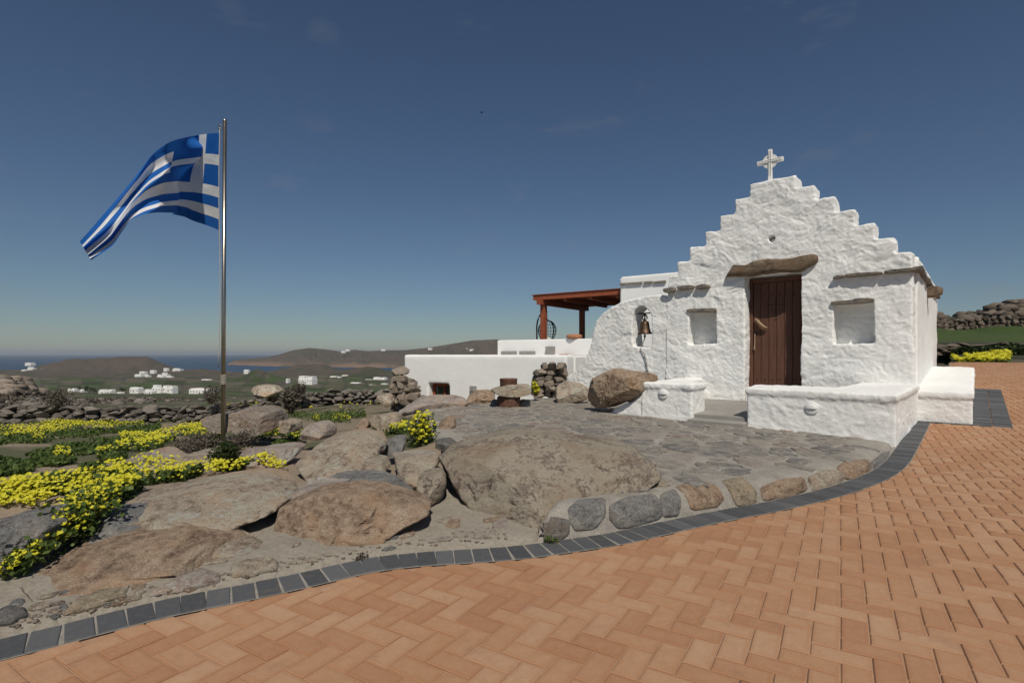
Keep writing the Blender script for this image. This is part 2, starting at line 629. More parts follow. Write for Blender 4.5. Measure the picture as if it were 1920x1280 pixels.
def seg_dist(X, Y, P):
    """distance to an open polyline, and the side (+ left of its direction)"""
    X, Y = np.asarray(X, float), np.asarray(Y, float)
    best = np.full(X.shape, 1e9)
    side = np.ones(X.shape)
    for a, b in zip(P[:-1], P[1:]):
        e = b - a
        t = np.clip(((X - a[0]) * e[0] + (Y - a[1]) * e[1]) / (e @ e), 0, 1)
        dx, dy = X - a[0] - t * e[0], Y - a[1] - t * e[1]
        q = dx * dx + dy * dy
        m = q < best
        best = np.where(m, q, best)
        side = np.where(m, np.sign(e[0] * dy - e[1] * dx), side)
    return np.sqrt(best), side


AC = np.array([5.768, 7.64])           # right corner of the chapel front, in plan


def plan(u, q):
    """u metres left of the front's right corner, q metres behind the front"""
    return AC - D2 * u + N2 * q


# the kerb line goes on along the chapel's right side
EC_ext = np.concatenate([EC, [plan(0, 0.1), plan(-0.65, 0.1), plan(-0.65, 4.3), plan(0, 4.3), plan(0, 30)]])


def dE(X, Y):
    d, s = seg_dist(X, Y, EC_ext)
    return d * s


def in_poly(X, Y, P):
    X, Y = np.asarray(X, float), np.asarray(Y, float)
    c = np.zeros(X.shape, bool)
    n = len(P)
    for i in range(n):
        a, b = P[i], P[(i + 1) % n]
        m = ((a[1] > Y) != (b[1] > Y)) & (X < (b[0] - a[0]) * (Y - a[1]) / (b[1] - a[1] + 1e-12) + a[0])
        c ^= m
    return c


k0 = int(np.argmin(np.abs(EC[:, 0] - 0.10)))
TERR = np.concatenate([EC[k0:], [plan(0, 0.3), plan(3.6, 0.6), plan(5.9, 0.6), (1.0, 11.9), (0.3, 11.2), (-0.5, 10.2), (-1.3, 9.3), (-1.55, 8.3), (-1.3, 7.2), (-0.85, 5.9), (-0.55, 4.6), (-0.1, 4.0), (0.28, 3.75)]])


def T_top(X, Y):
    return np.clip(0.2 - 0.022 * np.asarray(X, float), 0.07, 0.24)


R_ = [-1.3, -0.96, -0.6, -0.3, -0.1, 0.1, 0.5, 0.75, 0.82, 0.96, 1.3]
Y_ = [1.5, 3, 5, 7, 10, 14, 18, 25, 40, 60, 100, 130, 200, 400, 600, 1000, 1400, 1700, 2200, 3200]
zl = [.15, .24, .09, -.1, -.38, -.75, -1.15, -1.75, -2.8, -4.2, -7.3, -9.6, -14.8, -29.5, -43.5, -44, -51, -59, -72, -90]
zm = [.15, .24, .09, -.1, -.28, -.42, -.6, -1.05, -2.05, -3.7, -7.2, -9.5, -14.6, -29.5, -43.0, -43, -50, -59, -72, -90]
zc = [.15, .2, .1, .02, -.15, -.3, -.5, -1.0, -2.0, -3.6, -7.2, -9.5, -14.6, -29.5, -43.0, -43, -50, -59, -72, -90]
zr = [0, 0, 0, 0, .2, .6, .86, 1.12, 2.2, 3.9, 8.2, 9.2, 8, 0, -20, -40, -50, -59, -72, -90]
zr2 = [0, 0, 0, 0, .2, .6, .86, 1.10, 2.2, 4.3, 10.6, 13.4, 12, 0, -20, -40, -50, -59, -72, -90]
TAB = np.array([zl, zl, zl, zm, zc, zc, zc, zr, zr, zr2, [v * 1.25 for v in zr2]])


def H(X, Y, fine=True):
    X, Y = np.asarray(X, float), np.maximum(np.asarray(Y, float), 0.4)
    r = np.clip(X / Y, -1.3, 1.3)
    ly = np.log(np.clip(Y, 1.5, 3200))
    fi = np.interp(r, R_, np.arange(len(R_)))
    fj = np.interp(ly, np.log(Y_), np.arange(len(Y_)))
    i = np.clip(fi.astype(int), 0, len(R_) - 2)
    j = np.clip(fj.astype(int), 0, len(Y_) - 2)
    a, b = fi - i, fj - j
    a = a * a * (3 - 2 * a)
    z = TAB[i, j] * (1 - a) * (1 - b) + TAB[i + 1, j] * a * (1 - b) + TAB[i, j + 1] * (1 - a) * b + TAB[i + 1, j + 1] * a * b

    def bumpf(r0, wl_, wr_, y0, wy, h):
        g = np.exp(-((r - r0) / np.where(r < r0, wl_, wr_)) ** 2) * np.exp(-(np.log(Y / y0) / wy) ** 2)
        return h * g
    z = z + bumpf(-0.96, .2, .075, 52, .22, 2.5)
    z = z + bumpf(-0.70, .14, .06, 1800, .10, 54) + bumpf(-.84, .06, .06, 1750, .1, 22)
    z = z + bumpf(-1.05, .12, .07, 1800, .1, 36)
    z = z + bumpf(-0.37, .07, .05, 1560, .09, 27)
    z = z + bumpf(-0.48, .02, .035, 950, .07, 17)
    z = z + bumpf(-0.27, .06, .05, 1150, .1, 18) + bumpf(-.58, .06, .05, 1350, .1, 12)
    z = z + fbm2(r * 60, np.log(Y) * 30, 4, 5) * (np.clip(Y - 25, 0, 600) * 0.0022 + 5.5 * sstep(900, 1400, Y))
    rz = sstep(0.6, 0.75, r) * sstep(30, 70, Y)
    z = z + rz * (np.abs(fbm2(X * 0.25, Y * 0.12, 4, 9)) * 1.6 - 0.4)
    if fine:
        z = z + fbm2(X * 0.9, Y * 0.9, 4, 3) * 0.06 * sstep(2, 6, Y)
        near = Y < 26
        if np.any(near):
            d = np.full(X.shape, 50.0)
            d[near] = dE(X[near], Y[near])
            bank = np.interp(d, [-.02, 0.0, .05, .15, .4, .8, 1.4, 2.0, 3], [-.01, .0, .03, .042, .05, .075, .16, .25, 2.0]) + 0.02 * fbm2(X * 4, Y * 4, 3, 8)
            z = np.where(near & (d > 0), np.minimum(z, bank), z)
            s = N2[0] * X + N2[1] * Y
            pv = near & (d <= 0.0) & (s < 23)
            z = np.where(pv, z_pav(X, Y) - np.interp(d, [-.2, -.14], [.10, .012]), z)
            tin = near & in_poly(X, Y, TERR)
            dt, _ = seg_dist(X[near], Y[near], np.concatenate([TERR, TERR[:1]]))
            dtf = np.full(X.shape, 9.0)
            dtf[near] = dt
            up = near & (d > 0.3) & (Y > 4.4) & (Y < 8.6) & (X < 0.3)
            z = np.where(up, np.maximum(z, 0.19 - 0.28 * dtf), z)
            z = np.where(tin, np.minimum(z, T_top(X, Y) - 0.22), z)
    return z


GRID = {}


def ray_ground(px, py):
    """where the line of sight meets the ground sheet (arrays)"""
    px, py = np.atleast_1d(np.asarray(px, float)), np.atleast_1d(np.asarray(py, float))
    rr, yy, Z = GRID['r'], GRID['y'], GRID['z']
    r = (px - CX) / F
    j = np.clip(np.searchsorted(rr, r), 1, len(rr) - 1)
    t = (r - rr[j - 1]) / (rr[j] - rr[j - 1])
    out = np.full((len(px), 2), np.nan)
    for i in range(len(px)):
        zc_ = Z[:, j[i] - 1] * (1 - t[i]) + Z[:, j[i]] * t[i]
        m = np.nonzero((EYE - (py[i] - HY) / F * yy <= zc_) & (yy > 1.6) & (yy < 1900))[0]
        if len(m): out[i] = (r[i] * yy[m[0]], yy[m[0]])
    return out


# ------------------------------------------------------------------ ground sheet
def build_ground():
    rr = np.concatenate([np.linspace(-1.6, -1.05, 40), np.linspace(-1.04, 1.04, 460), np.linspace(1.05, 1.6, 40)])
    yy = np.exp(np.linspace(math.log(1.2), math.log(3200), 520))
    Rg, Yg = np.meshgrid(rr, yy)
    Xg = Rg * Yg
    Z = H(Xg.ravel(), Yg.ravel())
    X, Y, r = Xg.ravel(), Yg.ravel(), Rg.ravel()
    GRID.update(r=rr, y=yy, z=Z.reshape(Xg.shape))
    V = np.stack([X, Y, Z], 1)
    sand = np.array([0.36, 0.285, 0.215])
    green = np.array([0.06, 0.085, 0.028])
    scrub = np.array([0.145, 0.125, 0.095])
    brown = np.array([0.115, 0.092, 0.07])
    meadow = np.array([0.075, 0.105, 0.032])
    mort = np.array([0.37, 0.33, 0.275])
    n1 = fbm2(X * 0.45 + 3, Y * 0.8, 5, 21)
    n2 = fbm2(r * 30, np.log(Y) * 16, 5, 22)

    def L(c, d, f):
        f = np.asarray(f)[:, None]
        return c * (1 - f) + d * f
    col = np.tile(sand, (len(X), 1))
    col = L(col, green, sstep(-0.02, 0.22, n1) * 0.75)
    col = L(col, green, sstep(8, 12, Y) * 0.3)
    d = np.full(X.shape, 50.0)
    nr = Y < 12
    d[nr] = dE(X[nr], Y[nr])
    col = L(col, mort, (1 - sstep(0.9, 1.5, d)) * nr)
    f2 = sstep(15, 20, Y)
    col = L(col, L(np.tile(scrub, (len(X), 1)), green * 1.1, sstep(-.1, .2, n2)), f2)
    mound = np.exp(-((r + .96) / .13) ** 2) * np.exp(-(np.log(Y / 50) / .3) ** 2)
    col = L(col, np.array([.12, .082, .055]), np.clip(mound * 1.6, 0, 1))
    col = L(col, L(np.tile(meadow, (len(X), 1)), scrub, sstep(-.05, .2, n2)), sstep(200, 420, Y) * (1 - sstep(950, 1100, Y)))
    col = L(col, L(np.tile(brown, (len(X), 1)), np.array([.085, .085, .05]), sstep(0, .3, n2)), sstep(980, 1150, Y))
    fa, fb = r * 26 + .5 * fbm2(r * 9, np.log(Y) * 5, 3, 71), np.log(Y) * 11 + .5 * fbm2(r * 9 + 4, np.log(Y) * 5, 3, 72)
    hv = vnoise(np.stack([np.floor(fa) * 5.3, np.floor(fb) * 7.7, np.zeros(len(X))], 1), 73)
    fe = np.minimum(np.minimum(fa % 1, 1 - fa % 1) * 1.0, np.minimum(fb % 1, 1 - fb % 1))
    zone = sstep(190, 300, Y) * (1 - sstep(1000, 1150, Y))
    col = col * (1 + .45 * hv * zone)[:, None]
    col = L(col, np.array([.13, .105, .075]), zone * (hv > .25) * .6)
    col = L(col, np.array([.07, .06, .045]), zone * (1 - sstep(.03, .07, fe)) * .8)
    beach = sstep(-57, -60, Z) * sstep(1000, 1300, Y)
    col = L(col, np.array([.3, .235, .17]), np.clip(beach, 0, 1))
    hill = sstep(.6, .72, r) * sstep(17, 20, Y)
    hc = L(np.tile(np.array([.085, .07, .055]), (len(X), 1)), np.array([.04, .045, .022]), sstep(-.15, .2, fbm2(X * .2, Y * .1, 5, 31)))
    col = L(col, hc, hill)
    col = L(col, np.array([.06, .1, .02]), hill * sstep(32, 38, Y) * (1 - sstep(54, 60, Y)) * .8)
    o = add('ground', V, grid_faces(len(yy), len(rr)), M['ground'], None, True, origin=False)
    attr_col(o, 'tint', col)
    tag(o, kind='structure')
    return o


ground = build_ground()

# sea
k = NB('sea_water').world()
k.col(k.ramp(k.noise(0.004, 5, 0.6, 0, k.map((1, 3, 1))), [(0.3, (0.010, 0.030, 0.062)), (0.7, (0.016, 0.044, 0.085))])).rough(0.35)
k.b.inputs['Specular IOR Level'].default_value = 0.3
k.bump(k.noise(0.25, 6, 0.7), 0.7, 1.2)
M['sea'] = k.m
sv = [(-40000, 900, -60), (40000, 900, -60), (40000, 45000, -60), (-40000, 45000, -60)]
tag(add('sea', sv, [(0, 1, 2, 3)], M['sea'], origin=False), kind='structure')


# island across the strait
def build_island():
    ridge = [(424, 684), (440, 675), (470, 672), (500, 669.5), (525, 664), (550, 656), (580, 652), (610, 654.5), (640, 659), (665, 655), (690, 658), (720, 656.5), (760, 656), (800, 652), (850, 644), (885, 638), (930, 636), (965, 640), (1000, 641), (1060, 646), (1110, 650), (1200, 655), (1400, 668)]
    rx = np.array([(a - CX) / F for a, b in ridge])
    rzz = np.array([-(b - HY) / F for a, b in ridge])
    cols = np.linspace(rx[0], rx[-1], 420)
    rows = np.linspace(0, 1.35, 70)
    hr = np.interp(cols, rx, rzz)
    ysh = np.interp(cols, [-.536, -.45, -.3, -.2, .3], [2950, 2600, 2380, 2300, 2250])
    yrd = ysh + np.interp(cols, [-.536, -.5, -.42, -.3, .3], [30, 160, 480, 620, 700])
    zr_ = EYE + hr * yrd + 61
    U, Tt = np.meshgrid(cols, rows)
    Yv = ysh + (yrd - ysh) * Tt
    n = fbm2(U * 70, Tt * 3.2, 5, 41)
    n2 = np.abs(fbm2(U * 130, Tt * 3.5, 5, 43))
    prof = np.where(Tt < 1, 0.10 * sstep(0, .06, Tt) + 0.9 * Tt ** 0.85, 1 - (Tt - 1) * 1.4)
    edge = np.sin(np.clip(Tt, 0, 1) * np.pi)
    Z = -62 + (zr_ + 1) * np.clip(prof + n * 0.2 * edge - n2 * .34 * edge, -.3, 1.1)
    V = np.stack([(U * Yv).ravel(), Yv.ravel(), Z.ravel()], 1)
    o = add('island_hills', V, grid_faces(len(rows), len(cols)), M['ground'], None, True, origin=False)
    hgt = (Z.ravel() + 60)
    a = np.tile(np.array([.125, .10, .078]), (len(V), 1))
    f = (1 - sstep(6, 24, hgt + 10 * n.ravel()))[:, None]
    a = a * (1 - f) + np.array([.25, .17, .12]) * f
    g = sstep(.05, .3, fbm2(U * 40, Tt * 4, 5, 47)).ravel()[:, None] * .6
    a = a * (1 - g) + np.array([.085, .085, .055]) * g
    attr_col(o, 'tint', a)
    tag(o, kind='structure')


build_island()


# ------------------------------------------------------------------ herringbone paving
def build_paving():
    rr = np.linspace(-1.6, 1.6, 120)
    yy = np.exp(np.linspace(math.log(1.1), math.log(26), 140))
    Rg, Yg = np.meshgrid(rr, yy)
    X, Y = (Rg * Yg).ravel(), Yg.ravel()
    keep = (dE(X, Y) < 0.12) & (N2[0] * X + N2[1] * Y < 22.4)
    Fc = grid_faces(len(yy), len(rr))
    Fc = Fc[keep[Fc].all(1)]
    V = np.stack([X, Y, z_pav(X, Y) - 0.0065], 1)
    pav = add('paving', V, Fc, M['joint'], None, True, origin=False)
    tag(pav, kind='structure')
    e1 = np.array([0.524, 0.852]); e1 /= np.linalg.norm(e1)
    e2 = np.array([e1[1], -e1[0]])
    w_ = 0.1
    R = 300
    a, b = np.meshgrid(np.arange(-R, R), np.arange(-R, R))
    a, b = a.ravel(), b.ravel()
    kmod = (a - b) % 4
    out = []
    for kk, (la, lb) in ((0, (2, 1)), (3, (1, 2))):
        m = kmod == kk
        ca, cb = (a[m] + la / 2) * w_, (b[m] + lb / 2) * w_
        X = ca * e2[0] + cb * e1[0]
        Y = ca * e2[1] + cb * e1[1]
        s = N2[0] * X + N2[1] * Y
        ok = (Y > 1.45) & (np.abs(X / np.maximum(Y, .1)) < 1.22) & (s < 22.2)
        X, Y = X[ok], Y[ok]
        d = dE(X, Y)
        ok = d < -0.165
        for x, y in zip(X[ok], Y[ok]):
            out.append((x, y, kk))
    out.sort(key=lambda t: t[0] ** 2 + t[1] ** 2 + (0 if (abs(t[0] / t[1]) < 1.0 and t[1] > 1.75) else 1e6))
    g = 0.003
    templ = {}
    for kk, (la, lb) in ((0, (2, 1)), (3, (1, 2))):
        ax, ay = np.array([*e2, 0]), np.array([*e1, 0])
        V, Fc = [], []
        for zq, ins in ((-.03, 0), (-.004, 0), (-.0004, .004), (0.0, .019)):
            for sx, sy in ((-1, -1), (1, -1), (1, 1), (-1, 1)):
                V.append(ax * sx * (la * w_ / 2 - g - ins) + ay * sy * (lb * w_ / 2 - g - ins) + np.array([0, 0, zq]))
        for lv in range(3):
            Fc += [(lv * 4 + j, lv * 4 + (j + 1) % 4, lv * 4 + 4 + (j + 1) % 4, lv * 4 + 4 + j) for j in range(4)]
        Fc.append((12, 13, 14, 15))
        templ[kk] = (np.array(V), Fc)
    wear = np.array([0] * 8 + [0.25] * 4 + [1] * 4, np.float32)
    me = {}
    for kk in templ:
        me[kk] = mesh_data('brick', templ[kk][0], templ[kk][1], M['brick'])
        me[kk].attributes.new('wear', 'FLOAT', 'POINT').data.foreach_set('value', wear)
    V, Fc = [], []

    def slope(x, y):
        sg = N2[0] * x + N2[1] * y
        return 0.064 / (1 + math.exp(-(sg - 7.0) / 0.5)) - 0.008 * max(sg - 17, 0)
    for i, (x, y, kk) in enumerate(out):
        z = float(z_pav(x, y)) + random.uniform(-0.0012, 0.0012)
        if i < 300:
            o = link('brick', me[kk], (x, y, z), pav)
            sl = slope(x, y)
            o.rotation_euler = (random.gauss(0, .005) + sl * N2[1], random.gauss(0, .005) - sl * N2[0], random.gauss(0, .008))
        else:
            tv, tf = templ[kk]
            o_ = len(V)
            tx, ty = random.gauss(0, .005), random.gauss(0, .005)
            sl = slope(x, y)
            for q in tv:
                zz = z + q[2] + sl * (N2[0] * q[0] + N2[1] * q[1]) + q[0] * tx + q[1] * ty
                V.append((q[0] + x, q[1] + y, zz))
            Fc += [tuple(j + o_ for j in f) for f in tf]
    o = add('brick_field', V, np.array(Fc), M['brick'], pav, origin=False)
    attr(o, 'wear', np.tile(wear, len(V) // 16))
    tag(o, kind='stuff')
    print('bricks', len(out))


build_paving()


# charcoal kerb pavers
def build_edging():
    V, L = smooth_poly(EC, 400, 1)
    root = None
    n = int(L / 0.104)
    Ls = np.concatenate([[0], np.cumsum(np.linalg.norm(np.diff(V, axis=0), axis=1))])
    strip_l, strip_r = [], []
    pcs = []
    for i in range(n + 1):
        t = i * 0.104
        p = np.array([np.interp(t, Ls, V[:, 0]), np.interp(t, Ls, V[:, 1])])
        q = np.array([np.interp(t + .02, Ls, V[:, 0]), np.interp(t + .02, Ls, V[:, 1])])
        q0 = np.array([np.interp(t - .02, Ls, V[:, 0]), np.interp(t - .02, Ls, V[:, 1])])
        e = (q - q0) / (np.linalg.norm(q - q0) + 1e-9)
        nn = np.array([e[1], -e[0]])
        strip_l.append(p - nn * 0.03)
        strip_r.append(p + nn * 0.2)
        pcs.append((p, e, nn))
    sv, sf = [], []
    for a, b in zip(strip_l, strip_r):
        for q in (a, b):
            sv.append((q[0], q[1], float(z_pav(*q)) + 0.0022))
    for i in range(len(strip_l) - 1):
        sf.append((2 * i, 2 * i + 1, 2 * i + 3, 2 * i + 2))
    root = tag(add('edging', sv, sf, M['mortar'], None, origin=False), kind='structure')

    def paver(c, e, nn, hl, hw, dz=0.0):
        Vb, Fb = box_vf((0, 0, -0.03), (*e, 0), (*nn, 0), (0, 0, 1), hl, hw, 0.03 + dz, 0.004)
        o = link('edging_paver', mesh_data('edging_paver', Vb, Fb[1:], M['edging']), (c[0], c[1], float(z_pav(*c)) + 0.006 + random.uniform(-.001, .001)), root)
        sl = 0.064 if N2 @ c > 7.2 else 0.0
        o.rotation_euler = (sl * N2[1], -sl * N2[0], random.gauss(0, .012))
    for p, e, nn in pcs[:-1]:
        c = p + e * 0.052 + nn * 0.097
        paver(c, e, nn, 0.0485, 0.096)
    # round the side bench
    for i in range(7):
        paver(plan(-0.06 - i * 0.104, 0.03), D2, N2, 0.0495, 0.055)
    for i in range(42):
        for j in range(2):
            paver(plan(-0.73 - 0.2 * j, 0.03 + i * 0.104), N2, D2, 0.0495, 0.097)


build_edging()


# ------------------------------------------------------------------ terrace of flagstones
def terr_z(X, Y):
    X, Y = np.asarray(X, float), np.asarray(Y, float)
    ins = in_poly(X, Y, TERR)
    d, _ = seg_dist(X, Y, np.concatenate([TERR, TERR[:1]]))
    d = np.where(ins, d, -d)
    return -0.15 + (T_top(X, Y) + 0.15) * np.interp(d, [-.05, -.005, .025, .06, .11, .2], [0, .22, .66, .88, .97, 1.0]) + 0.012 * fbm2(X * 2.2, Y * 2.2, 4, 61), d


def bedded_stone(name, outline, zfn, y0, y1, nrm, lift, mat, parent, seed, label=None, cat=None):
    """stone lying flush in a mortar face: its outline is laid on the face and raised a little"""
    r_ = np.random.default_rng(seed)
    P = np.array(outline, float)
    Pc = np.concatenate([P, P[:1]])
    Q = []
    for a, b in zip(Pc[:-1], Pc[1:]):
        Q += [a * .88 + b * .12, (a + b) / 2, a * .12 + b * .88]
    Q = np.array(Q)
    c_ = P.mean(0)
    n = len(Q)
    rings = [(1.0, -.012), (.97, lift * .55), (.88, lift * .95), (.6, lift * 1.15), (.3, lift * 1.2)]
    pts = np.concatenate([c_ + (Q - c_) * f for f, _ in rings] + [c_[None]])
    hs = np.concatenate([np.full(n, h) for _, h in rings] + [[lift * 1.2]])
    Ys = np.arange(y0, y1, .006)
    out = np.zeros((len(pts), 3))
    Xa = (pts[:, :1] - CX) / F * Ys[None]
    Za = EYE - (pts[:, 1:] - HY) / F * Ys[None]
    G = zfn(Xa.ravel(), np.tile(Ys, len(pts))).reshape(Xa.shape)
    hit = np.argmax(Za <= G, axis=1)
    hit = np.where((Za <= G).any(1), hit, len(Ys) - 1)
    for i in range(len(pts)):
        out[i] = (Xa[i, hit[i]], Ys[hit[i]], Za[i, hit[i]])
    nr = np.asarray(nrm, float) / np.linalg.norm(nrm)
    jit = fbm(out * 14 + seed, 4, seed, .6) * lift * .8
    jit[:n] *= .3
    out = out + nr * (hs + jit)[:, None]
    Fc = []
    for k_ in range(len(rings) - 1):
        Fc += [(k_ * n + j, k_ * n + (j + 1) % n, (k_ + 1) * n + (j + 1) % n, (k_ + 1) * n + j) for j in range(n)]
    m = (len(rings) - 1) * n
    Fc += [(m + j, m + (j + 1) % n, m + n) for j in range(n)]
    o = add(name, out, Fc, M[mat], parent, False)
    if label: tag(o, label, cat)
    return o


def build_terrace():
    xs = np.arange(-3.0, 6.2, 0.032)
    ys = np.arange(2.6, 13.2, 0.032)
    Xg, Yg = np.meshgrid(xs, ys)
    X, Y = Xg.ravel(), Yg.ravel()
    Z, d = terr_z(X, Y)
    keep = d > -0.10
    Fc = grid_faces(len(ys), len(xs))
    Fc = Fc[keep[Fc].all(1)]
    t = add('terrace', np.stack([X, Y, Z], 1), Fc, M['mortar'], None, True, origin=False)
    tag(t, kind='structure')
    # flagstones: irregular cells, shrunk to leave broad mortar joints
    cell = 0.315
    pts = []
    bx = np.arange(-2.6, 5.2, cell)
    by = np.arange(3.2, 12.8, cell * 0.9)
    for j, y in enumerate(by):
        for x in bx:
            pts.append((x + (j % 2) * cell / 2 + random.uniform(-.15, .15), y + random.uniform(-.13, .13)))
    pts = np.array(pts)
    ok = in_poly(pts[:, 0], pts[:, 1], TERR)
    dd, _ = seg_dist(pts[:, 0], pts[:, 1], np.concatenate([TERR, TERR[:1]]))
    made = 0
    order = np.argsort(pts[:, 1])
    for i in order:
        p = pts[i]
        if not ok[i] or dd[i] < 0.24: continue
        rel = (p - AC)
        u_, q_ = -(rel @ D2), rel @ N2
        if q_ > -1.72 and u_ < 3.7: continue          # under the chapel's forecourt
        if q_ > 0.0: continue
        if made >= 298: break
        poly = [p + np.array(v) for v in ((-.4, -.4), (.4, -.4), (.4, .4), (-.4, .4))]
        nb = pts[np.linalg.norm(pts - p, axis=1) < 0.85]
        for q in nb:
            if np.allclose(q, p): continue
            m, nn = (p + q) / 2, (q - p) / np.linalg.norm(q - p)
            new = []
            for a, b in zip(poly, poly[1:] + poly[:1]):
                da, db = (a - m) @ nn, (b - m) @ nn
                if da <= 0: new.append(a)
                if da * db < 0: new.append(a + (b - a) * da / (da - db))
            poly = new
            if len(poly) < 3: break
        if len(poly) < 3: continue
        sh = random.uniform(0.66, 0.97)
        poly = [p + (a - p) * sh * random.uniform(.86, 1.06) for a in poly]
        P = np.array(poly)
        Q = []
        for a, b in zip(P, np.roll(P, -1, 0)):
            Q += [a * .88 + b * .12, (a + b) / 2 + rng.normal(0, .012, 2), a * .12 + b * .88]
        Q = np.array(Q) + rng.normal(0, .008, (len(Q), 2))
        n = len(Q)
        zt = T_top(*p) + 0.012 * fbm2(p[0] * 2.2, p[1] * 2.2, 4, 61)
        tx, ty = random.gauss(0, .02), random.gauss(0, .02)

        def zz(a, dz):
            return float(zt + (a[0] - p[0]) * (tx - .022) + (a[1] - p[1]) * ty + dz)
        Vv = [(a[0], a[1], zz(a, -.03)) for a in Q] + [(a[0], a[1], zz(a, .003)) for a in Q]
        In = p + (Q - p) * .9 + rng.normal(0, .003, Q.shape)
        Vv += [(a[0], a[1], zz(a, .010)) for a in In]
        Ff = [(j, (j + 1) % n, n + (j + 1) % n, n + j) for j in range(n)] + [(n + j, n + (j + 1) % n, 2 * n + (j + 1) % n, 2 * n + j) for j in range(n)] + [tuple(range(2 * n, 3 * n))]
        add('flagstone', Vv, Ff, M['flag_stone'], t, False)
        made += 1
    print('flagstones', made)
    return t


terrace = build_terrace()


# ------------------------------------------------------------------ rocks
def rock_vf(pos, axis, outline, Df, Db, e=0.7, amp=0.035, seed=0, cuts=6, nth=64, nph=22, freq=1.0, sink=0.0, rough=1.0):
    if sink:
        ys_ = [p[1] for p in outline]
        mid_, hf = (max(ys_) + min(ys_)) / 2, (max(ys_) - min(ys_)) / 2
        outline = [(p[0], p[1] + max(0, (p[1] - mid_) / hf) * sink * hf * 2) for p in outline]
    P = np.array([pos(*p) for p in outline])
    Pc = np.concatenate([P, P[:1]])
    for _ in range(1):
        Q = []
        for a, b in zip(Pc[:-1], Pc[1:]):
            Q += [a * .8 + b * .2, a * .2 + b * .8]
        Pc = np.array(Q + [Q[0]])
    L = np.concatenate([[0], np.cumsum(np.linalg.norm(np.diff(Pc, axis=0), axis=1))])
    t = np.linspace(0, L[-1], nth, endpoint=False)
    O = np.stack([np.interp(t, L, Pc[:, k]) for k in range(3)], 1)
    c = (O.min(0) + O.max(0)) / 2
    axis = np.asarray(axis, float)
    ph = np.linspace(-math.pi / 2, math.pi / 2, nph)
    rows = []
    for p in ph:
        cs = max(math.cos(p), 1e-4) ** e
        sn = math.copysign(abs(math.sin(p)) ** e, math.sin(p))
        rows.append(c + (O - c) * cs + axis * sn * (Df if sn > 0 else Db))
    V = np.concatenate(rows)
    size = np.linalg.norm(O.max(0) - O.min(0))
    r_ = np.random.default_rng(seed + 100)
    for _ in range(cuts):
        nrm = r_.normal(0, 1, 3) + axis * 0.9 + np.array([0, 0, .5])
        nrm /= np.linalg.norm(nrm)
        pr = (V - c) @ nrm
        h = pr.max() * r_.uniform(.58, .88)
        over = np.clip(pr - h, 0, None)
        V = V - nrm * (over * .97)[:, None]
    dirn = (V - c) / (np.linalg.norm(V - c, axis=1)[:, None] + 1e-6)
    sca = 3.2 / size * freq
    ds = fbm(V * sca + seed, 3, seed, .5) * amp * size
    # bedding: broken layers tilted through the stone
    bed = r_.normal(0, .35, 3) + np.array([0, .25, 1.0])
    bed /= np.linalg.norm(bed)
    lay = (V @ bed) * 22 / (size + .35) + 1.1 * fbm(V * sca * 1.3 + 31, 3, seed + 3)
    fr = lay - np.floor(lay)
    ds = ds + amp * .32 * size * (vnoise(np.stack([np.floor(lay) * 7.1, fbm(V * sca * 2.1, 2, seed + 2) * 2.2, np.zeros(len(V))], 1), seed) - .6 * np.exp(-(fr / .13) ** 2)) * rough
    ds = ds + .010 * min(1.0, size) * rough * fbm(V * 16 + seed, 4, seed + 5, .62)
    cr_ = fbm(V * sca * np.array([1.5, 1.5, .8]) + 77, 4, seed + 11, .55)
    ds = ds - .022 * min(1.0, size) * rough * np.exp(-(cr_ / .022) ** 2)
    V = V + dirn * ds[:, None]
    Fc = []
    for i in range(nph - 1):
        for j in range(nth):
            Fc.append((i * nth + j, i * nth + (j + 1) % nth, (i + 1) * nth + (j + 1) % nth, (i + 1) * nth + j))
    Fc.append(tuple(range(nth))[::-1])
    Fc.append(tuple((nph - 1) * nth + j for j in range(nth)))
    return V, Fc


def crop(o, s, pts):
    return [(o[0] + a / s, o[1] + b / s) for a, b in pts]


def rock(name, outline, Yb, Yt, Df, Db, mat, label=None, cat='rock', parent=None, group=None, axis=(0, -1, 0), **kw):
    kw.setdefault('sink', .22)
    ys = [p[1] for p in outline]
    y0, y1 = min(ys), max(ys)

    def pos(px, py):
        return pix(px, py, Yt + (Yb - Yt) * (py - y0) / (y1 - y0))
    V, Fc = rock_vf(pos, axis, outline, Df, Db, **kw)
    o = add(name, V, Fc, M[mat], parent, True)
    if label: tag(o, label, cat, group)
    return o


c4 = lambda p: crop((480, 760), 2.4615, p)
c2 = lambda p: crop((0, 820), 3.0, p)
c1 = lambda p: crop((0, 600), 4.0, p)
c3 = lambda p: crop((400, 600), 3.84, p)
c5 = lambda p: crop((740, 480), 3.658, p)
c6 = lambda p: crop((1060, 480), 4.0, p)
cb = lambda p: crop((900, 760), 1.882, p)
c8 = lambda p: crop((1240, 260), 3.5556, p)

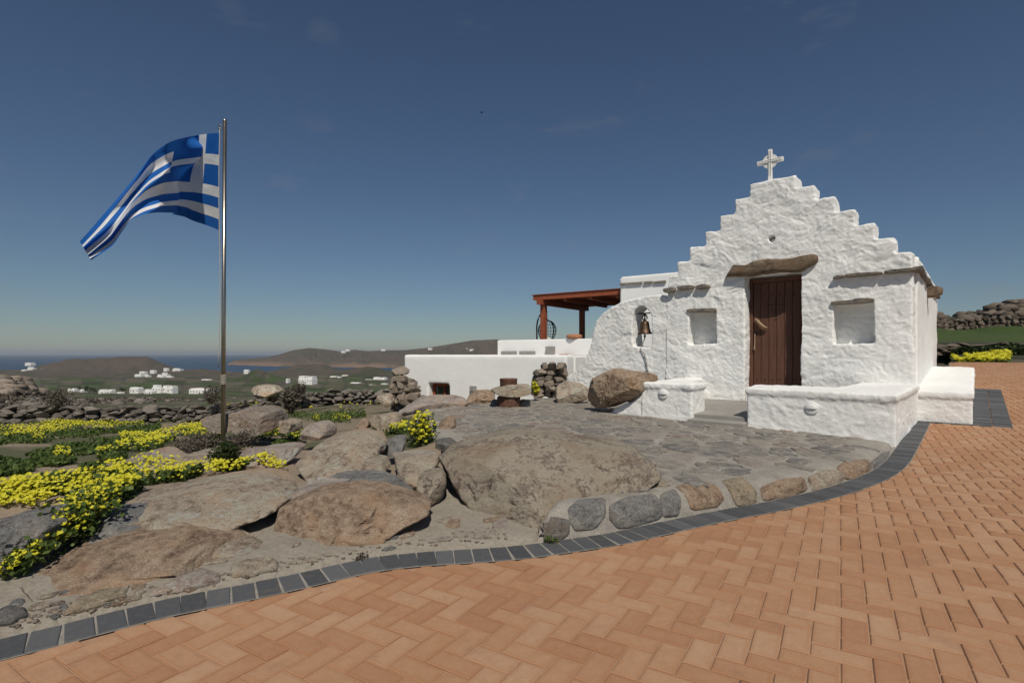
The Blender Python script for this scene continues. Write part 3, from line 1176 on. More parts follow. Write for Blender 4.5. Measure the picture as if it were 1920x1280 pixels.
rock('boulder', c4([(815, 270), (860, 215), (930, 185), (1000, 160), (1090, 132), (1200, 118), (1330, 125), (1450, 150), (1600, 165), (1720, 185), (1800, 225), (1842, 275), (1830, 315), (1700, 365), (1560, 430), (1400, 500), (1310, 580), (1260, 690), (1100, 740), (960, 720), (850, 690), (820, 600), (815, 480), (800, 400), (790, 320)]), 3.45, 4.35, .5, .6, 'rock_lichen',
     'huge pale boulder crusted with cream lichen at the edge of the stone terrace', 'boulder', seed=3, cuts=7, e=.55, amp=.022, nth=220, nph=90)
rock('boulder', c4([(745, 330), (790, 290), (850, 285), (880, 340), (860, 420), (800, 430), (760, 400)]), 3.75, 3.9, .16, .2, 'rock_lichen', 'small lumpy pale stone wedged against the left side of the huge lichen boulder', 'boulder', seed=4, cuts=4)
rock('boulder', c4([(58, 570), (62, 510), (150, 440), (260, 395), (400, 368), (560, 368), (640, 398), (740, 428), (808, 460), (802, 490), (720, 535), (620, 605), (520, 650), (400, 675), (250, 682), (150, 665), (90, 645), (72, 600)]), 3.12, 3.5, .24, .34, 'rock_brown',
     'smooth brown oblong boulder with a shaded undercut edge above the charcoal kerb', 'boulder', seed=7, cuts=6, e=.6, amp=.02, nth=190, nph=80, sink=0.0)
rock('boulder', c4([(125, 300), (200, 195), (330, 150), (430, 120), (500, 105), (560, 130), (592, 175), (585, 220), (540, 255), (460, 285), (400, 315), (300, 345), (200, 385), (150, 370), (120, 330)]), 4.2, 5.1, .22, .35, 'rock_tan',
     'wedge shaped tan boulder with a flat sloping top beside the yellow bush', 'boulder', seed=11, cuts=7, e=.42, amp=.018, nth=170, nph=70)
rock('boulder', c2([(700, 380), (740, 340), (900, 290), (1100, 245), (1300, 205), (1480, 188), (1600, 240), (1650, 330), (1560, 400), (1340, 440), (1240, 500), (1100, 520), (1000, 530), (820, 540), (700, 560), (560, 570), (520, 515), (620, 440)]), 3.0, 3.85, .2, .3, 'rock_tan',
     'long low tan rock edged behind by a carpet of yellow flowers', 'boulder', seed=15, cuts=7, e=.48, amp=.02, nth=190, nph=76, sink=.5)
rock('boulder', c2([(520, 525), (560, 470), (640, 420), (740, 350), (800, 400), (830, 470), (760, 530), (620, 560)]), 2.95, 3.3, .22, .2, 'rock_grey', 'blue grey rock spur running under the yellow flowers', 'boulder', seed=16, cuts=6, e=.5, nth=110, nph=44)
rock('boulder', c2([(60, 810), (130, 720), (250, 650), (350, 610), (500, 560), (700, 520), (900, 508), (1050, 480), (1180, 510), (1300, 590), (1440, 655), (1300, 690), (1100, 720), (950, 760), (850, 820), (600, 880), (430, 900), (330, 945), (230, 960), (100, 930), (10, 890)]), 2.4, 3.05, .16, .3, 'rock_brown',
     'broad dark brown ledge of rock sloping down to the kerb', 'boulder', seed=19, cuts=7, e=.5, amp=.018, nth=200, nph=80)
rock('boulder', c2([(880, 520), (1050, 475), (1180, 500), (1320, 580), (1460, 650), (1380, 680), (1200, 690), (1000, 640)]), 2.85, 3.1, .12, .2, 'rock_tan', 'flat greenish tan rock shoulder between the brown ledge and the oblong boulder', 'boulder', seed=20, cuts=6, e=.5, nth=110, nph=44)
rock('boulder', c2([(-120, 520), (-60, 470), (60, 440), (200, 418), (330, 420), (397, 452), (340, 510), (260, 580), (180, 670), (100, 740), (0, 800), (-120, 800)]), 2.5, 2.85, .18, .3, 'rock_grey',
     'dark grey rounded rock with yellow flowers tumbling over its right side', 'boulder', seed=23, cuts=6, e=.55, amp=.02, nth=140, nph=56, sink=.05)
rock('boulder', c2([(-160, 900), (-60, 830), (60, 800), (160, 830), (200, 900), (120, 950), (0, 985), (-160, 1000)]), 2.28, 2.55, .14, .25, 'rock_grey', 'weathered grey rock at the foot of the dark grey rounded rock', 'boulder', seed=24, cuts=6, e=.5, amp=.02, nth=120, nph=48)
# rocks set in the mortar bank
for i, (pts, yb, yt, mt, lb) in enumerate([
    ([(340, 1010), (420, 930), (480, 893), (600, 850), (700, 848), (722, 890), (620, 940), (480, 985)], 2.36, 2.48, 'rock_ochre', 'mortared stone with a patch of orange lichen beside the kerb'),
    ([(815, 895), (950, 820), (1060, 760), (1150, 738), (1247, 768), (1242, 820), (1100, 855), (950, 885)], 2.56, 2.72, 'rock_pink', 'pinkish white mortared stone beside the kerb below the brown ledge'),
    ([(1290, 725), (1400, 690), (1520, 678), (1572, 700), (1562, 750), (1420, 780), (1300, 795)], 2.72, 2.84, 'rock_tan', 'small tan mortared stone beside the kerb left of the oblong boulder'),
    ([(-60, 1000), (60, 955), (150, 960), (170, 1010), (60, 1060), (-60, 1070)], 2.2, 2.32, 'rock_dark', 'dark stone mortared into the foot of the bank by the kerb'),
]):
    bedded_stone('bank_stone', c2(pts), H, 2.0, 2.95, (0, -.45, .9), .02, mt, None, 40 + i, lb, 'stone')
# nameless small stones showing through the mortar of the bank
r_b = np.random.default_rng(77)
for i in range(46):
    t_ = r_b.uniform(0, 1)
    px_ = 10 + 950 * t_
    yk = np.interp(px_, [p[0] for p in inner_px], [p[1] for p in inner_px])
    py_ = yk - r_b.uniform(10, 62)
    sx_, sy_ = r_b.uniform(9, 30), r_b.uniform(5, 11)
    an = np.sort(r_b.uniform(0, 6.283, 7))
    bedded_stone('mortar_stone', [(px_ + sx_ * math.cos(q) * r_b.uniform(.8, 1.1), py_ + sy_ * math.sin(q) * r_b.uniform(.8, 1.1) - .18 * sx_ * math.cos(q)) for q in an], H, max(1.9, 1.0 / (py_ - HY) * F - .2), 1.13 / (py_ - HY) * F + .25, (0, -.45, .9), .011, ['rock_tan', 'rock_grey', 'rock_brown', 'rock_pink', 'rock_tan'][i % 5], ground, 900 + i)
for i, (pts, yb, yt, df, mt, lb) in enumerate([
    ([(435, 300), (500, 250), (580, 232), (615, 290), (560, 325), (470, 335)], 4.25, 4.5, .12, 'rock_tan', 'small smooth tan rock tucked below the wedge shaped boulder'),
    ([(280, 380), (300, 335), (420, 318), (560, 318), (680, 360), (720, 400), (640, 420), (400, 410)], 3.75, 4.0, .15, 'rock_grey', 'flat grey stone lying behind the oblong brown boulder'),
    ([(600, 240), (700, 215), (860, 212), (850, 260), (800, 300), (740, 380), (690, 350), (640, 300)], 3.95, 4.5, .15, 'rock_tan', 'low flat rock between the wedge shaped boulder and the huge lichen boulder'),
    ([(160, 400), (240, 375), (330, 372), (420, 362), (330, 400), (230, 430), (170, 440)], 3.5, 3.7, .1, 'rock_pink', 'pale slab edge above the oblong brown boulder'),
]):
    rock('boulder', c4(pts), yb, yt, df, .25, mt, lb, 'boulder', seed=50 + i, cuts=6, e=.45, nth=100, nph=40)
for i, (f_, pts, yb, yt, df, mt, lb) in enumerate([
    (c1, [(790, 1180), (900, 1060), (1000, 1010), (1150, 983), (1260, 1030), (1315, 1062), (1310, 1130), (1150, 1150), (1000, 1190)], 4.3, 4.9, .3, 'rock_pink', 'pale pinkish slab rising behind the flower carpet'),
    (c1, [(1310, 1090), (1370, 1020), (1480, 980), (1580, 985), (1610, 1040), (1560, 1140), (1400, 1180), (1310, 1160)], 4.5, 4.9, .25, 'rock_tan', 'rounded tan rock beside the dark shrub at the flagpole'),
    (c3, [(-45, 705), (100, 657), (330, 622), (420, 668), (470, 740), (485, 785), (380, 790), (250, 785), (190, 762), (80, 745), (-40, 728)], 7.2, 7.6, .6, 'rock_field', 'dark overhanging slab of rock behind the flagpole'),
    (c3, [(160, 960), (220, 920), (400, 900), (600, 890), (640, 920), (520, 1010), (430, 1050), (260, 1040), (180, 1010)], 4.9, 5.3, .25, 'rock_pink', 'low pale slab at the left end of the wedge shaped boulder'),
    (c3, [(475, 790), (480, 730), (540, 712), (610, 720), (615, 790)], 7.6, 7.7, .2, 'rock_tan', 'small square rock at the right end of the overhanging slab'),
    (c3, [(610, 830), (650, 770), (740, 733), (820, 735), (855, 770), (850, 835)], 6.8, 7.0, .25, 'rock_pink', 'pale hump of rock among the field flowers behind the wedge boulder'),
    (c3, [(1090, 775), (1130, 710), (1190, 660), (1300, 658), (1350, 690), (1350, 770), (1200, 790)], 7.0, 7.2, .25, 'rock_tan', 'greyish tan rock behind the yellow bush'),
    (c3, [(1040, 770), (1060, 710), (1110, 700), (1130, 740), (1100, 790)], 7.2, 7.3, .15, 'rock_brown', 'small brown stone beside the greyish tan rock'),
    (c3, [(1600, 795), (1625, 735), (1680, 690), (1740, 700), (1748, 770), (1700, 800)], 6.55, 6.75, .18, 'rock_brown', 'reddish brown block at the left edge of the terrace behind the bush'),
    (c3, [(1590, 930), (1620, 850), (1680, 840), (1750, 890), (1755, 930), (1660, 950)], 5.3, 5.5, .15, 'rock_dark', 'dark stone below the yellow bush by the terrace'),
    (c3, [(1210, 960), (1225, 870), (1300, 840), (1370, 830), (1380, 900), (1330, 970)], 5.1, 5.3, .15, 'rock_grey', 'split grey stone between the wedge boulder and the yellow bush'),
    (c3, [(1310, 640), (1380, 590), (1480, 555), (1600, 540), (1740, 542), (1810, 562), (1840, 600), (1800, 640), (1500, 660), (1340, 670)], 8.8, 9.7, .3, 'rock_pink', 'wide sandy boulder in front of the small house window'),
    (c3, [(1165, 600), (1185, 535), (1230, 512), (1280, 530), (1300, 590), (1240, 610)], 13.0, 13.3, .3, 'rock_tan', 'rounded boulder at the end of the field wall by the flowers'),
    (c5, [(485, 1000), (500, 960), (560, 915), (640, 905), (690, 925), (690, 985), (640, 1010)], 10.1, 10.5, .3, 'rock_brown', 'brown rock behind the left of the stone table'),
    (c5, [(1105, 975), (1102, 880), (1180, 848), (1300, 878), (1338, 920), (1320, 970), (1200, 990)], 10.3, 10.6, .3, 'rock_tan', 'grey tan rock at the foot of the bell wall'),
    (c1, [(1880, 530), (1890, 505), (1960, 478), (2060, 490), (2120, 520), (2140, 545), (2000, 560)], 17.0, 17.2, .4, 'rock_tan', 'rounded boulder sitting on top of the field wall'),
]):
    rock('boulder', f_(pts), yb, yt, df, df * 1.2, mt, lb, 'boulder', seed=70 + i, cuts=7, e=.5, nth=84, nph=34, sink=0.0 if i == 2 else .22)

# face of the terrace: stones bedded in mortar
for i, pts in enumerate([
    [(140, 455), (190, 410), (250, 396), (302, 408), (302, 455), (260, 482), (180, 486), (148, 475)],
    [(318, 365), (350, 335), (430, 331), (434, 385), (400, 432), (340, 438), (320, 405)],
    [(468, 355), (520, 325), (600, 316), (630, 345), (627, 395), (560, 422), (490, 430), (468, 395)],
    [(640, 315), (680, 298), (702, 330), (697, 385), (650, 392), (640, 350)],
    [(698, 290), (770, 266), (830, 288), (850, 330), (822, 358), (750, 366), (730, 310)],
    [(860, 268), (920, 253), (967, 300), (967, 343), (905, 352), (885, 300)],
    [(998, 290), (1060, 263), (1132, 256), (1142, 300), (1090, 322), (1008, 335)],
    [(1163, 255), (1220, 226), (1272, 238), (1268, 280), (1180, 302)],
    [(1265, 218), (1300, 193), (1367, 193), (1370, 240), (1320, 262), (1275, 252)],
    [(1383, 200), (1420, 168), (1458, 160), (1462, 185), (1412, 230), (1383, 234)],
    [(520, 300), (560, 277), (600, 285), (590, 302), (540, 306)],
    [(605, 272), (640, 263), (675, 270), (660, 285), (620, 286)],
]):
    q = cb(pts)
    mx_, my_ = sum(p[0] for p in q) / len(q), sum(p[1] for p in q) / len(q)
    q = [(mx_ + (p[0] - mx_) * 1.2, my_ + (p[1] - my_) * 1.12) for p in q]
    Yc = float(np.interp(mx_, [p[0] for p in inner_px], [pav_at(*p)[1] for p in inner_px]))
    bedded_stone('wall_stone', q, lambda a, b: terr_z(a, b)[0], Yc - .25, Yc + .9, (.38, -.75, .5), .016, ['rock_dark', 'rock_grey', 'rock_grey', 'rock_grey', 'rock_brown', 'rock_ochre', 'rock_brown', 'rock_tan', 'rock_brown', 'rock_grey', 'rock_grey', 'rock_tan', 'rock_tan'][i % 13], terrace, 120 + i)


# ------------------------------------------------------------------ chapel
def fac(px, py, q=0.0):
    """pixel to the plane q metres behind the chapel front: (u to the left, z)"""
    a = AC + N2 * q
    r = (px - CX) / F
    u = (a[0] - a[1] * r) / (D2[0] - D2[1] * r)
    Y = a[1] - D2[1] * u
    return u, EYE - (py - HY) / F * Y


def p3(u, q, z):
    p = plan(u, q)
    return np.array([p[0], p[1], z])


def fpos(q):
    def f(px, py):
        u, z = fac(px, py, q)
        return p3(u, q, z)
    return f


NF = np.array([-N2[0], -N2[1], 0.0])        # out of the front, towards the forecourt
D3 = np.array([D2[0], D2[1], 0.0])


def prism_bm(poly, axis_fn):
    """closed prism: poly is a list of 2-D points, axis_fn(p, k) gives the 3-D point of end k"""
    bm = bmesh.new()
    a = [bm.verts.new(axis_fn(p, 0)) for p in poly]
    b = [bm.verts.new(axis_fn(p, 1)) for p in poly]
    n = len(poly)
    bm.faces.new(a)
    bm.faces.new(b[::-1])
    for i in range(n):
        bm.faces.new((a[i], b[i], b[(i + 1) % n], a[(i + 1) % n]))
    bmesh.ops.recalc_face_normals(bm, faces=bm.faces)
    return bm


def bm_obj(bm, name='tmp'):
    me = bpy.data.meshes.new(name)
    bm.to_mesh(me)
    bm.free()
    o = bpy.data.objects.new(name, me)
    C.objects.link(o)
    return o


def carve(name, solids, cutters, mat, parent, voxel=0.022, smooth=3, amp=0.014, rough=1.0, seed=0):
    """solids joined, cutters taken away, then rounded and roughened like hand-laid plaster"""
    bm = bmesh.new()
    for s in solids:
        me = bpy.data.meshes.new('t')
        s.to_mesh(me)
        bm.from_mesh(me)
        bpy.data.meshes.remove(me)
        s.free()
    o = bm_obj(bm)
    tmp = [bm_obj(cu, 'cut') for cu in cutters]
    rm0 = o.modifiers.new('r0', 'REMESH')
    rm0.mode = 'VOXEL'
    rm0.voxel_size = voxel
    for t in tmp:
        b = o.modifiers.new('b', 'BOOLEAN')
        b.operation = 'DIFFERENCE'
        b.solver = 'EXACT'
        b.object = t
    rm = o.modifiers.new('r', 'REMESH')
    rm.mode = 'VOXEL'
    rm.voxel_size = voxel
    sm = o.modifiers.new('s', 'SMOOTH')
    sm.iterations = smooth
    sm.factor = 0.5
    dg = bpy.context.evaluated_depsgraph_get()
    dg.update()
    me = bpy.data.meshes.new_from_object(o.evaluated_get(dg))
    for t in tmp + [o]:
        bpy.data.objects.remove(t, do_unlink=True)
    n = len(me.vertices)
    co = np.empty(n * 3); me.vertices.foreach_get('co', co); co = co.reshape(-1, 3)
    no = np.empty(n * 3); me.vertices.foreach_get('normal', no); no = no.reshape(-1, 3)
    # along-the-wall coordinates, so the trowel strokes run sideways
    a = co[:, :2] @ D2
    b = co[:, :2] @ N2
    q = np.stack([a, b, co[:, 2]], 1)
    wv = np.stack([fbm(q * 2.3 + 5, 3, seed + 1), fbm(q * 2.3 + 15, 3, seed + 2), fbm(q * 2.3 + 25, 3, seed + 3)], 1) * .28
    s1 = (q + wv) * np.array([6.0, 6.0, 11.0])
    d1 = 1 - np.abs(fbm(s1, 3, seed + 4)) * 2.2
    d2 = fbm((q + wv * .6) * np.array([3.0, 3.0, 4.2]), 3, seed + 7)
    d3 = fbm((q + wv * .4) * np.array([17, 17, 26.]), 3, seed + 9)
    d4 = fbm(q * np.array([38, 38, 52.]), 3, seed + 12, .6)
    st_ = np.floor(d2 * 5 + d3) / 5.0
    d = amp * (0.22 * np.clip(d1, -1, 1) + .85 * d2 + .35 * st_ + 0.38 * d3 + .16 * d4) * rough
    co = co + no * d[:, None]
    b0 = np.array([(co[:, 0].min() + co[:, 0].max()) / 2, (co[:, 1].min() + co[:, 1].max()) / 2, co[:, 2].min()])
    me.vertices.foreach_set('co', (co - b0).ravel())
    me.polygons.foreach_set('use_smooth', np.ones(len(me.polygons), bool))
    me.materials.clear()
    me.materials.append(mat)
    me.update()
    me.name = name
    return link(name, me, b0 - (wloc(parent) if parent else 0), parent)


def front_fn(q0, q1):
    return lambda p, k_: p3(p[0], q1 if k_ else q0, p[1])


def rect(u0, u1, z0, z1):
    return [(u0, z0), (u1, z0), (u1, z1), (u0, z1)]


base = p3(1.85, 2.6, 0.1)
chapel = empty('chapel', base, 'whitewashed stone chapel with a stepped gable, cross and brown plank door', 'chapel')

lev = [2.605, 2.84, 3.085, 3.325, 3.575, 3.815, 4.03]
ur = [0.03, 0.237, 0.477, 0.734, 0.995, 1.275, 1.55]
ul = [3.71, 3.548, 3.313, 3.016, 2.759, 2.502, 2.263]
gable = [(0.0, -0.1), (0.03, lev[0])]
for i in range(6):
    gable += [(ur[i + 1], lev[i]), (ur[i + 1], lev[i + 1])]
for i in range(6, 0, -1):
    gable += [(ul[i], lev[i]), (ul[i], lev[i - 1])]
gable += [(ul[0], lev[0]), (3.76, 2.2), (3.80, -0.1)]
u_dl, _ = fac(1396, 600)
u_dr, _ = fac(1503, 600)
z_dt = fac(1450, 513)[1]
FLOOR = 0.335
cuts = [prism_bm(rect(u_dr, u_dl, FLOOR - 0.25, z_dt), front_fn(-0.2, 0.33))]
nl = [fac(1290, 582), fac(1344, 645)]
nr_ = [fac(1561, 569), fac(1641, 645)]
cuts.append(prism_bm([(nl[1][0], nl[1][1]), (nl[0][0], nl[1][1]), (nl[0][0] - .02, nl[0][1]), (nl[1][0] + .02, nl[0][1])], front_fn(-0.2, 0.30)))
cuts.append(prism_bm([(nr_[1][0], nr_[1][1]), (nr_[0][0], nr_[1][1]), (nr_[0][0] - .02, nr_[0][1]), (nr_[1][0] + .02, nr_[0][1])], front_fn(-0.2, 0.30)))
uv_, zv_ = fac(1447, 448)
cuts.append(prism_bm([(uv_ + .055 * math.cos(t), zv_ + .055 * math.sin(t)) for t in np.linspace(0, 2 * math.pi, 12, endpoint=False)], front_fn(-0.2, 0.16)))
front = carve('front_wall', [prism_bm(gable, front_fn(0.0, 0.42))], cuts, M['plaster'], chapel, 0.0165, 2, 0.019, 1.0, 3)
# the nave behind the front, with a low vaulted roof
nave = [(0.0, -0.1), (-0.02, 2.6)] + [(u, 2.55 + 0.7 * math.sin(math.pi * (u - .3) / 3.15) ** .8) for u in np.linspace(0.31, 3.44, 11)] + [(3.70, 2.55), (3.74, -0.1)]
carve('nave', [prism_bm(nave, front_fn(0.36, 5.6))], [], M['plaster'], chapel, 0.045, 2, 0.012, .8, 5)


def slab(pts, q, out, mat, parent, name, seed, e=.2, back=.1, amp=.03, **kw):
    V, Fc = rock_vf(fpos(q), NF, pts, out, back, e=e, amp=amp, seed=seed, **kw)
    return add(name, V, Fc, M[mat], parent, True)


slab(c8([(378, 880), (395, 843), (480, 843), (560, 850), (600, 822), (700, 806), (800, 802), (900, 798), (960, 778), (1040, 768), (1054, 800), (1045, 828), (990, 858), (930, 893), (800, 893), (700, 903), (620, 918), (540, 918), (420, 922), (385, 905)]), 0.0, .13, 'log', chapel, 'lintel', 5, e=.6, cuts=2, amp=.012, nth=90, nph=18, freq=2.5)
for i, pts in enumerate([
    [(14, 1002), (98, 988), (103, 1012), (95, 1024), (30, 1030)],
    [(112, 985), (222, 975), (226, 1002), (120, 1014)],
    [(232, 985), (290, 968), (330, 978), (325, 998), (240, 1008)],
    [(1150, 925), (1180, 912), (1224, 910), (1222, 930), (1150, 940)],
    [(1224, 908), (1300, 897), (1475, 888), (1478, 908), (1230, 930)],
    [(1480, 885), (1600, 868), (1697, 860), (1700, 886), (1500, 905)],
]):
    slab(c8(pts), 0.0, .09, 'schist', chapel, 'ledge_stone', 20 + i, cuts=0, nth=48, nph=14)
slab(c8([(168, 1148), (178, 1134), (366, 1128), (370, 1146), (360, 1156), (185, 1160)]), 0.0, .045, 'schist', chapel, 'niche_lintel', 31, cuts=0, nth=48, nph=14)
slab(c8([(1125, 1096), (1140, 1084), (1275, 1075), (1290, 1064), (1424, 1062), (1424, 1090), (1300, 1100), (1150, 1110)]), 0.0, .05, 'schist', chapel, 'niche_lintel', 32, cuts=0, nth=48, nph=14)
# eaves slabs and the water spout along the right side wall
for i in range(13):
    q = 0.1 + i * 0.4
    c_ = p3(0.015, q + .19, 2.36)
    r_ = np.random.default_rng(200 + i)
    V, Fc = box_vf(c_, (*N2, 0), (*D2, 0), (0, 0, 1), .19 + r_.uniform(-.02, .01), .09 + r_.uniform(-.02, .03), .03 + r_.uniform(-.008, .01), .012)
    V = [np.asarray(v) + r_.normal(0, .008, 3) for v in V]
    add('ledge_stone', V, Fc, M['schist'], chapel)
V, Fc = rock_vf(lambda u, z: p3(u, 2.35, z), (N2[0], N2[1], 0), [(0.1, 2.1), (-.22, 2.13), (-.24, 2.3), (.1, 2.32)], .14, .14, e=.35, amp=.03, seed=44, cuts=3, nth=36, nph=14)
add('water_spout', V, Fc, M['log'], chapel, True)
# clay pipe in the little vent hole
V, Fc = rock_vf(lambda u, z: p3(u, 0.1, z), NF, [(uv_ + .04 * math.cos(t), zv_ - .012 + .03 * math.sin(t)) for t in np.linspace(0, 6.283, 10, endpoint=False)], .03, .03, e=.8, amp=.04, seed=3, cuts=1, nth=24, nph=10)
add('vent_stone', V, Fc, M['plaster_smooth'], chapel, True)


# door
def door():
    QD = 0.29
    ul_, ztop = fac(1403, 525, QD)
    ur_, _ = fac(1513, 516, QD)
    z0 = FLOOR + 0.02
    zt = ztop
    fr = 0.085
    parts = []
    for (ua, ub, za, zb) in ((ul_ - fr, ul_, z0, zt), (ur_, ur_ + fr, z0, zt), (ur_ + fr, ul_ - fr, zt - .07, zt), (ur_ + fr, ul_ - fr, z0, z0 + .05)):
        c_ = p3((ua + ub) / 2, QD, (za + zb) / 2)
        parts.append(box_vf(c_, D3, (0, 0, 1), NF, abs(ub - ua) / 2, (zb - za) / 2, .035, .006))
    V, Fc = merge(parts)
    d = add('door', V, Fc, M['frame'], chapel)
    d['label'] = 'dark brown door of upright planks studded with a cross of black nails'
    ua, ub = ur_ + fr + .003, ul_ - fr - .003
    za, zb = z0 + .053, zt - .073
    n = 6
    for i in range(n):
        w_ = (ub - ua) / n
        c_ = p3(ua + (i + .5) * w_, QD + .012, (za + zb) / 2)
        V, Fc = box_vf(c_, D3, (0, 0, 1), NF, w_ / 2 - .0025, (zb - za) / 2, .022, .005)
        add('plank', V, Fc, M['door'], d)
    cd = lambda a, b: (1380 + a / 4.925, 480 + b / 4.925)
    st = [(a, 355) for a in (195, 265, 332, 400, 470, 540)] + [(365, b) for b in (385, 420, 450, 485, 520, 552, 585)] + [(a, 452) for a in (295, 330, 400, 435)] + [(a, 1140) for a in (195, 265, 335, 405, 475, 545)]
    for a, b in st:
        u, z = fac(*cd(a, b), QD - .012)
        V, Fc = lathe([(.013, 0), (.011, .006), (.005, .010)], 8)
        V = [p3(u, QD - .0095, z) + D3 * v[0] + np.array([0, 0, v[1]]) + NF * v[2] for v in V]
        add('stud', V, Fc, M['iron'], d)
    P = [fac(*cd(*q_), QD - .06) for q_ in ((178, 580), (200, 598), (230, 632), (262, 655), (288, 665))]
    V, Fc = tube([p3(u, QD - .05 - .02 * math.sin(math.pi * k_ / 4), z) for k_, (u, z) in enumerate(P)], [.018, .024, .027, .024, .016], 10)
    add('pull_handle', V, Fc, M['palewood'], d, True)
    u, z = fac(*cd(182, 720), QD)
    V, Fc = merge([box_vf(p3(u, QD - .018, z + .01), D3, (0, 0, 1), NF, .022, .035, .008, .002), box_vf(p3(u - .02, QD - .03, z + .025), D3, (0, 0, 1), NF, .04, .006, .006)])
    add('latch', V, Fc, M['iron'], d)
    V, Fc = tube([p3(u, QD - .045, z), p3(u + .002, QD - .045, z - .1), p3(u + .006, QD - .045, z - .2), p3(u + .008, QD - .045, z - .26), p3(u + .008, QD - .045, z - .29)], [.008, .009, .011, .02, .012], 8)
    add('latch_handle', V, Fc, M['palewood'], d, True)


door()


# cross on the gable
def cross():
    u, _ = fac(1444, 335, .2)
    q = 0.2
    a = empty('cross', p3(u, q, 4.02), 'white marble cross with a round centre on the peak of the chapel gable', 'cross')
    z0, z1 = 4.0, fac(1443, 281, q)[1]
    za = fac(1443, 303, q)[1]
    V, Fc = box_vf(p3(u, q, (z0 + z1) / 2), D3, (0, 0, 1), NF, .032, (z1 - z0) / 2, .03, .008)
    add('upright', V, Fc, M['marble'], a)
    hw = (fac(1421, 303, q)[0] - fac(1470, 303, q)[0]) / 2
    V, Fc = box_vf(p3(u, q, za), D3, (0, 0, 1), NF, hw, .032, .033, .008)
    add('arm', V, Fc, M['marble'], a)
    V, Fc = lathe([(.118, -.018), (.122, 0), (.118, .018)], 36)
    V = [p3(u, q, za) + D3 * v[0] + np.array([0, 0, v[1]]) + NF * v[2] for v in V]
    add('disc', V, Fc, M['marble'], a)
    for (du, zc_, hx, hz) in ((.016, (z0 + z1) / 2 + .06, .003, (z1 - z0) / 2 - .1), (-.016, (z0 + z1) / 2 + .06, .003, (z1 - z0) / 2 - .1), (0, za + .016, hw - .03, .003), (0, za - .016, hw - .03, .003)):
        V, Fc = box_vf(p3(u + du, q - .034, zc_), D3, (0, 0, 1), NF, hx, hz, .002)
        add('groove', V, Fc, M['greygroove'], a)


cross()

# bell wall
bw_px = [(1252, 556), (1240, 553), (1225, 554), (1210, 555), (1190, 559), (1165, 567), (1145, 577), (1127, 590), (1117, 602), (1112, 620), (1109, 642), (1100, 665), (1085, 687), (1070, 702), (1058, 712)]
QB = 0.01
bw = [fac(a, b, QB) for a, b in bw_px]
bw = [(3.6, -.1), (3.6, bw[0][1])] + bw + [(bw[-1][0] + .05, -.1)]
hole = [fac(a, b, QB) for a, b in [(1187, 650), (1222, 652), (1223, 610), (1221, 592), (1215, 580), (1206, 574), (1197, 575), (1190, 582), (1186, 595), (1185, 620)]]
bell_wall = carve('bell_wall', [prism_bm(bw, front_fn(QB, QB + .42))], [prism_bm(hole, front_fn(-.3, .9))], M['plaster'], None, 0.018, 3, 0.019, 1.0, 13)
tag(bell_wall, 'whitewashed wall with a curved shoulder and arched bell opening joined to the chapel', 'wall')


def bell():
    qb = QB + .16
    u, ztop = fac(1209, 588, qb)
    zs, zb = fac(1209, 601, qb)[1], fac(1209, 626, qb)[1]
    hgt = zs - zb
    R = (fac(1197, 626, qb)[0] - fac(1222, 626, qb)[0]) / 2
    a = empty('bell', p3(u, qb, zb), 'bronze church bell hanging in the arched opening of the bell wall', 'bell')
    V, Fc = lathe([(R, 0), (R * .97, .02 * 1), (R * .82, hgt * .18), (R * .68, hgt * .45), (R * .6, hgt * .75), (R * .52, hgt * .92), (R * .2, hgt), (R * .12, hgt + .005)], 32, p3(u, qb, zb))
    add('body', V, Fc, M['bronze'], a, True)
    pc = []
    for s in (-1, 1):
        pc.append(tube([p3(u + s * .015, qb, zs), p3(u + s * .05, qb, zs + .04), p3(u + s * .045, qb, zs + .09), p3(u, qb, ztop)], .014, 8))
    pc.append(tube([p3(u, qb, zs), p3(u, qb, ztop + .02)], .016, 8))
    V, Fc = merge(pc)
    add('crown', V, Fc, M['bronze'], a, True)
    V, Fc = tube([p3(u - .24, qb, ztop + .008), p3(u + .24, qb, ztop + .008)], .012, 8)
    add('hanger_bar', V, Fc, M['iron'], a, True)
    zc_ = fac(1209, 634, qb)[1]
    V, Fc = tube([p3(u, qb, zb + .05), p3(u, qb, zb - .01), p3(u, qb, zb - .035), p3(u, qb, zc_)], [.008, .01, .024, .012], 10)
    add('clapper', V, Fc, M['bronze'], a, True)
    pts = [p3(u, qb, zc_), p3(u + .005, QB - .02, fac(1209, 655, QB)[1])]
    for px, py in ((1209, 664), (1210, 672), (1212, 680), (1213, 690), (1215, 699)):
        uu, zz = fac(px, py, QB - .04)
        pts.append(p3(uu, QB - .04, zz))
    V, Fc = tube(pts, .009, 8)
    r = add('bell_rope', V, Fc, M['darkrope'], None, True)
    tag(r, 'thin dark rope dangling from the clapper of the church bell', 'rope')


bell()

# masonry benches round the forecourt (s metres along the bench front, from its right end; q behind the chapel front)
QF = -1.95
cap = lambda poly, g: poly


